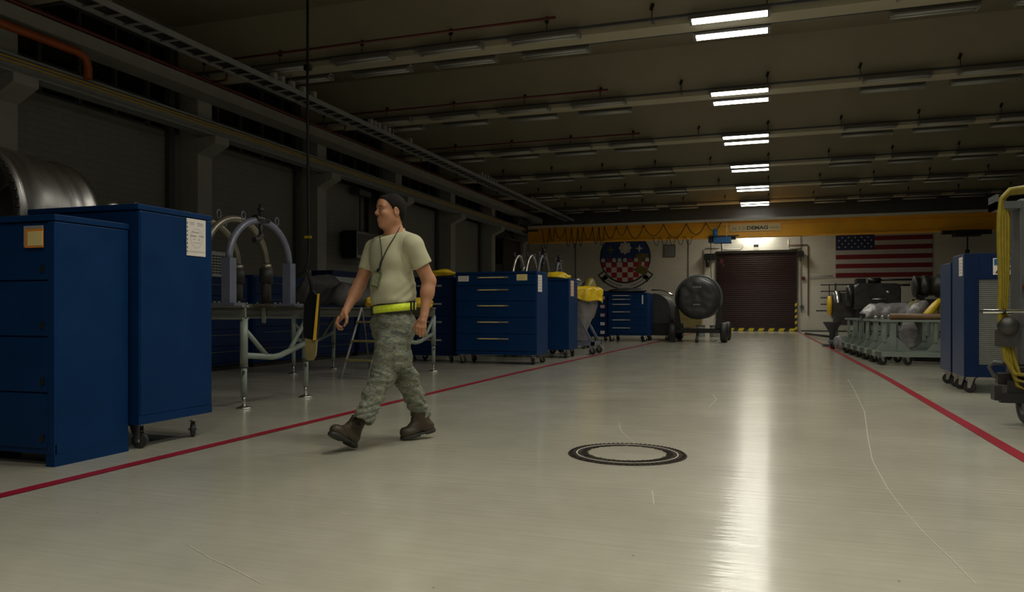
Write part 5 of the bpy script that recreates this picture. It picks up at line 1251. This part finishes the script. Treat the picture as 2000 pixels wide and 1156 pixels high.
# thigh pocket on the near leg
pk = lerp(HIPL, KNL, .62) + .075 * LF - .04 * FW_
tr_.box(pk, (.075, .045, .095), .014, RB, .012)
tr_.half(P(768, 598, V0), UP + .06 * np.array([-1, 0, 0]), .004)
V, Q = tr_.mesh((-.40, -.50, .10), (.36, .56, 1.06), .0052)
axL = (ANL - KNL) / np.linalg.norm(ANL - KNL)
def pf(p):
    z = p.z; d = .012 * noise.noise(Vector((p.x * 6, p.y * 6, z * 13))) + .010 * noise.noise(Vector((p.x * 11 + 4, p.y * 11, z * 24)))
    low = max(0, min(1, (.55 - z) / .25)); d += low * .0045 * math.sin(z * 85 + 9 * noise.noise(p * 7))
    kn = max(0, 1 - abs(z - .52) / .1); d += kn * .003 * math.sin(z * 110 + p.x * 60 + 6 * noise.noise(p * 9))
    return d - .002
V = relax(folds(V, Q, pf), Q, 1, .4)
fmesh('trousers', V, Q, PM['camo'], man)
# ---- belts
def ringband(c, a, b, z0, z1, th, n=72, tilt=0, wob=0):
    mb = MB(); vs = []
    for k in range(n):
        t = 2 * PI * k / n
        for (rr, zz) in ((0, z0), (th, z0), (th, z1), (0, z1)):
            p = np.array(c) + FW_ * (b + rr) * math.cos(t) + LF * (a + rr) * math.sin(t) + UP * (zz + wob * math.sin(5 * t)); p[2] += tilt * (p[0] - c[0]); vs.append(p)
    fs = [(4 * k + j, 4 * ((k + 1) % n) + j, 4 * ((k + 1) % n) + (j + 1) % 4, 4 * k + (j + 1) % 4) for k in range(n) for j in range(4)]
    return mb.add(vs, fs, True)
bc = P(770, 601, V0); 
part('web_belt', ringband(bc, .168, .138, .018, .052, .004, tilt=.10), PM['belt'], man)
rb_ = part('reflective_belt', ringband(bc, .172, .142, -.032, .026, .004, tilt=.10, wob=.001), PM['hv'], man, 'bright yellow reflective belt')
part('edge_binding', ringband(bc, .1725, .1425, -.034, -.030, .0045, tilt=.10).add(*(lambda m: (m.v, m.f))(ringband(bc, .1725, .1425, .024, .028, .0045, tilt=.10)), True), PM['lany'], rb_)
def onbelt(t, dz, w, h, th, nm, m):
    p = bc + FW_ * (.147) * math.cos(t) + LF * .177 * math.sin(t); nn = FW_ * math.cos(t) / .145 + LF * math.sin(t) / .175; nn /= np.linalg.norm(nn); tt = np.cross(UP, nn); p = p + UP * (dz + .10 * (p[0] - bc[0]))
    return part(nm, MB().prism([(-w / 2, -h / 2), (w / 2, -h / 2), (w / 2, h / 2), (-w / 2, h / 2)], p, tt, UP, nn, th), m, rb_)
onbelt(1.72, -.003, .010, .068, .006, 'buckle_bar', PM['lany']); onbelt(1.95, -.003, .012, .068, .006, 'buckle_bar', PM['lany']); onbelt(-.50, -.006, .05, .07, .008, 'buckle', PM['lany'])
# ---- boots: one shape in its own frame, turned into place twice
def bootmesh():
    bt = Field()
    bt.cone((.0, 0, .075), (-.005, 0, .215), .047, .056, .03); bt.ell((-.012, 0, .050), (.048, .038, .046), None, .03)
    bt.cone((.02, 0, .075), (.115, 0, .052), .044, .036, .04); bt.ell((.135, 0, .045), (.066, .047, .040), None, .03); bt.ell((.165, 0, .048), (.046, .044, .036), None, .02)
    bt.cone((.03, 0, .145), (.09, 0, .085), .030, .024, .03)
    bt.half((0, 0, .018), -UP, .004); bt.half((0, 0, .205), UP, .004)
    V, Q = bt.mesh((-.10, -.08, -.02), (.24, .08, .26), .004); V = folds(V, Q, lambda p: .0022 * noise.noise(p * 28) + .0015 * math.sin(p.z * 150) * max(0, min(1, (p.z - .08) / .05)) * max(0, 1 - abs(p.x - .04) / .06)); return V, Q
def solemesh():
    so = Field(); so.ell((.135, 0, .012), (.082, .052, .05), None, .02); so.ell((-.012, 0, .012), (.056, .042, .05), None, .02); so.cone((.0, 0, .012), (.12, 0, .012), .036, .044, .03)
    so.half((0, 0, .026), UP, .004); so.half((0, 0, 0), -UP, .004); so.box((.050, 0, -.002), (.022, .07, .010), .002, None, .006, 's')
    for k in range(7): so.box((.085 + .018 * k, 0, -.001), (.003, .07, .0045), .001, None, .002, 's')
    return so.mesh((-.10, -.08, -.01), (.24, .08, .05), .0035)
BV, BQ = bootmesh(); SV, SQ = solemesh()
def boot(fwd, upv, heel, label, lean=0):
    f = np.array(fwd, float); f /= np.linalg.norm(f); u = np.array(upv, float); u -= f * (u @ f); u /= np.linalg.norm(u); l = np.cross(u, f); R = np.stack([f, l, u], 1)
    o = np.array(heel, float) + f * .055
    B2 = BV.copy(); B2[:, 0] += np.maximum(0, BV[:, 2] - .06) * lean; b = fmesh('boot', B2 @ R.T + o, BQ, PM['boot'], man, label); fmesh('sole', SV @ R.T + o, SQ, PM['sole'], b)
    mb = MB()
    for k in range(6):
        z = .098 + .018 * k; x = .088 - .012 * k + (z - .06) * lean
        a, c_ = np.array([x + .006, .022, z]), np.array([x + .006, -.022, z + .008]); m_ = np.array([x + .017, 0, z + .006])
        mb.tube([R @ a + o, R @ m_ + o, R @ c_ + o], .0028, 6)
        a, c_ = np.array([x + .006, -.022, z]), np.array([x + .006, .022, z + .008]); mb.tube([R @ a + o, R @ m_ + o, R @ c_ + o], .0028, 6)
    part('laces', mb, PM['lace'], b)
hl0 = P(699, 878, 0); hl0[2] = .012; hl0[1] = -.12
boot((-.46, -.76, .46), UP + .0 * FW_, hl0 - 0, 'front boot, toe raised')
toe = P(783, 860, .245)
rf = np.array([-.86, -.49, -.17]); rf /= np.linalg.norm(rf)
hr = np.array([toe[0], toe[1], 0]) - rf * .270; hr[2] = .003 + .17 * .27 * .98
boot(rf, UP, hr, 'rear boot, heel lifting off the floor', .38)
# ---- lanyard and badge, traced over the chest
def onchest(px, py, off=.006):
    ts = np.linspace(-.5, .4, 1200); pts = np.array([P(px, py, t) for t in ts]); d = np.minimum(tee.at(pts), body.at(pts)); i = np.argmax(d < off); return pts[i]
lp1 = [(741.5, 462), (743, 470), (744.5, 480), (745, 490), (745.5, 500), (746, 508), (744.5, 514)]
lp2 = [(781.5, 443), (778, 449), (773, 458), (767, 468), (760, 479), (754, 490), (749.5, 500), (746.5, 508), (744.5, 514)]
ln = MB()
for l_ in (lp1, lp2): ln.tube([onchest(*q, .010) for q in l_], .0032, 8)
ln.tube([onchest(744.5, 507, .012), onchest(743, 516, .014), onchest(741, 524, .016), onchest(739.5, 530, .016)], [.005, .0065, .005, .004], 8)
ll = part('lanyard', ln, PM['lany'], man, 'black neck cord')
bq = onchest(735, 545, .018); t1 = onchest(739, 530, .018); ax_ = bq - t1; ax_[1] *= .3; ax_ /= np.linalg.norm(ax_); nb = np.array([-.45, -.89, .0]); nb -= ax_ * (nb @ ax_); nb /= np.linalg.norm(nb); sx_ = np.cross(ax_, nb)
bg = part('badge', MB().prism([(-.034, -.058), (.034, -.058), (.034, .058), (-.034, .058)], bq - nb * .002, -sx_, -ax_, nb, .010), PM['badge'], man, 'olive identity badge holder', bevel=.003)
part('card', MB().prism([(-.025, -.047), (.025, -.047), (.025, .040), (-.025, .040)], bq + nb * .008, -sx_, -ax_, nb, .002), PM['badgep'], bg)
part('clip', MB().prism([(-.012, .05), (.012, .05), (.008, .075), (-.008, .075)], bq, -sx_, -ax_, nb, .008), PM['lany'], bg)
EXPO = 0.0
# ------------------------------------------------------------------ camera, world, render settings
TH = math.atan(503 / 1500)
cam_d = bpy.data.cameras.new('camera'); cam = bpy.data.objects.new('camera', cam_d); COL.objects.link(cam)
cam_d.sensor_fit = 'HORIZONTAL'; cam_d.sensor_width = 36; cam_d.lens = 36 * 1500 / 2000; cam_d.shift_y = 30 / 2000
cam_d.clip_start = .05; cam_d.clip_end = 200
cam.location = (0, 0, .95); cam.rotation_euler = (PI / 2, 0, TH); SC.camera = cam
w = bpy.data.worlds.new('world'); SC.world = w; w.use_nodes = True
w.node_tree.nodes['Background'].inputs[0].default_value = (.002, .002, .003, 1); w.node_tree.nodes['Background'].inputs[1].default_value = 1
vs_ = SC.view_settings; vs_.view_transform = 'Standard'; vs_.look = 'None'; vs_.gamma = 1; vs_.use_curve_mapping = False; vs_.exposure = EXPO
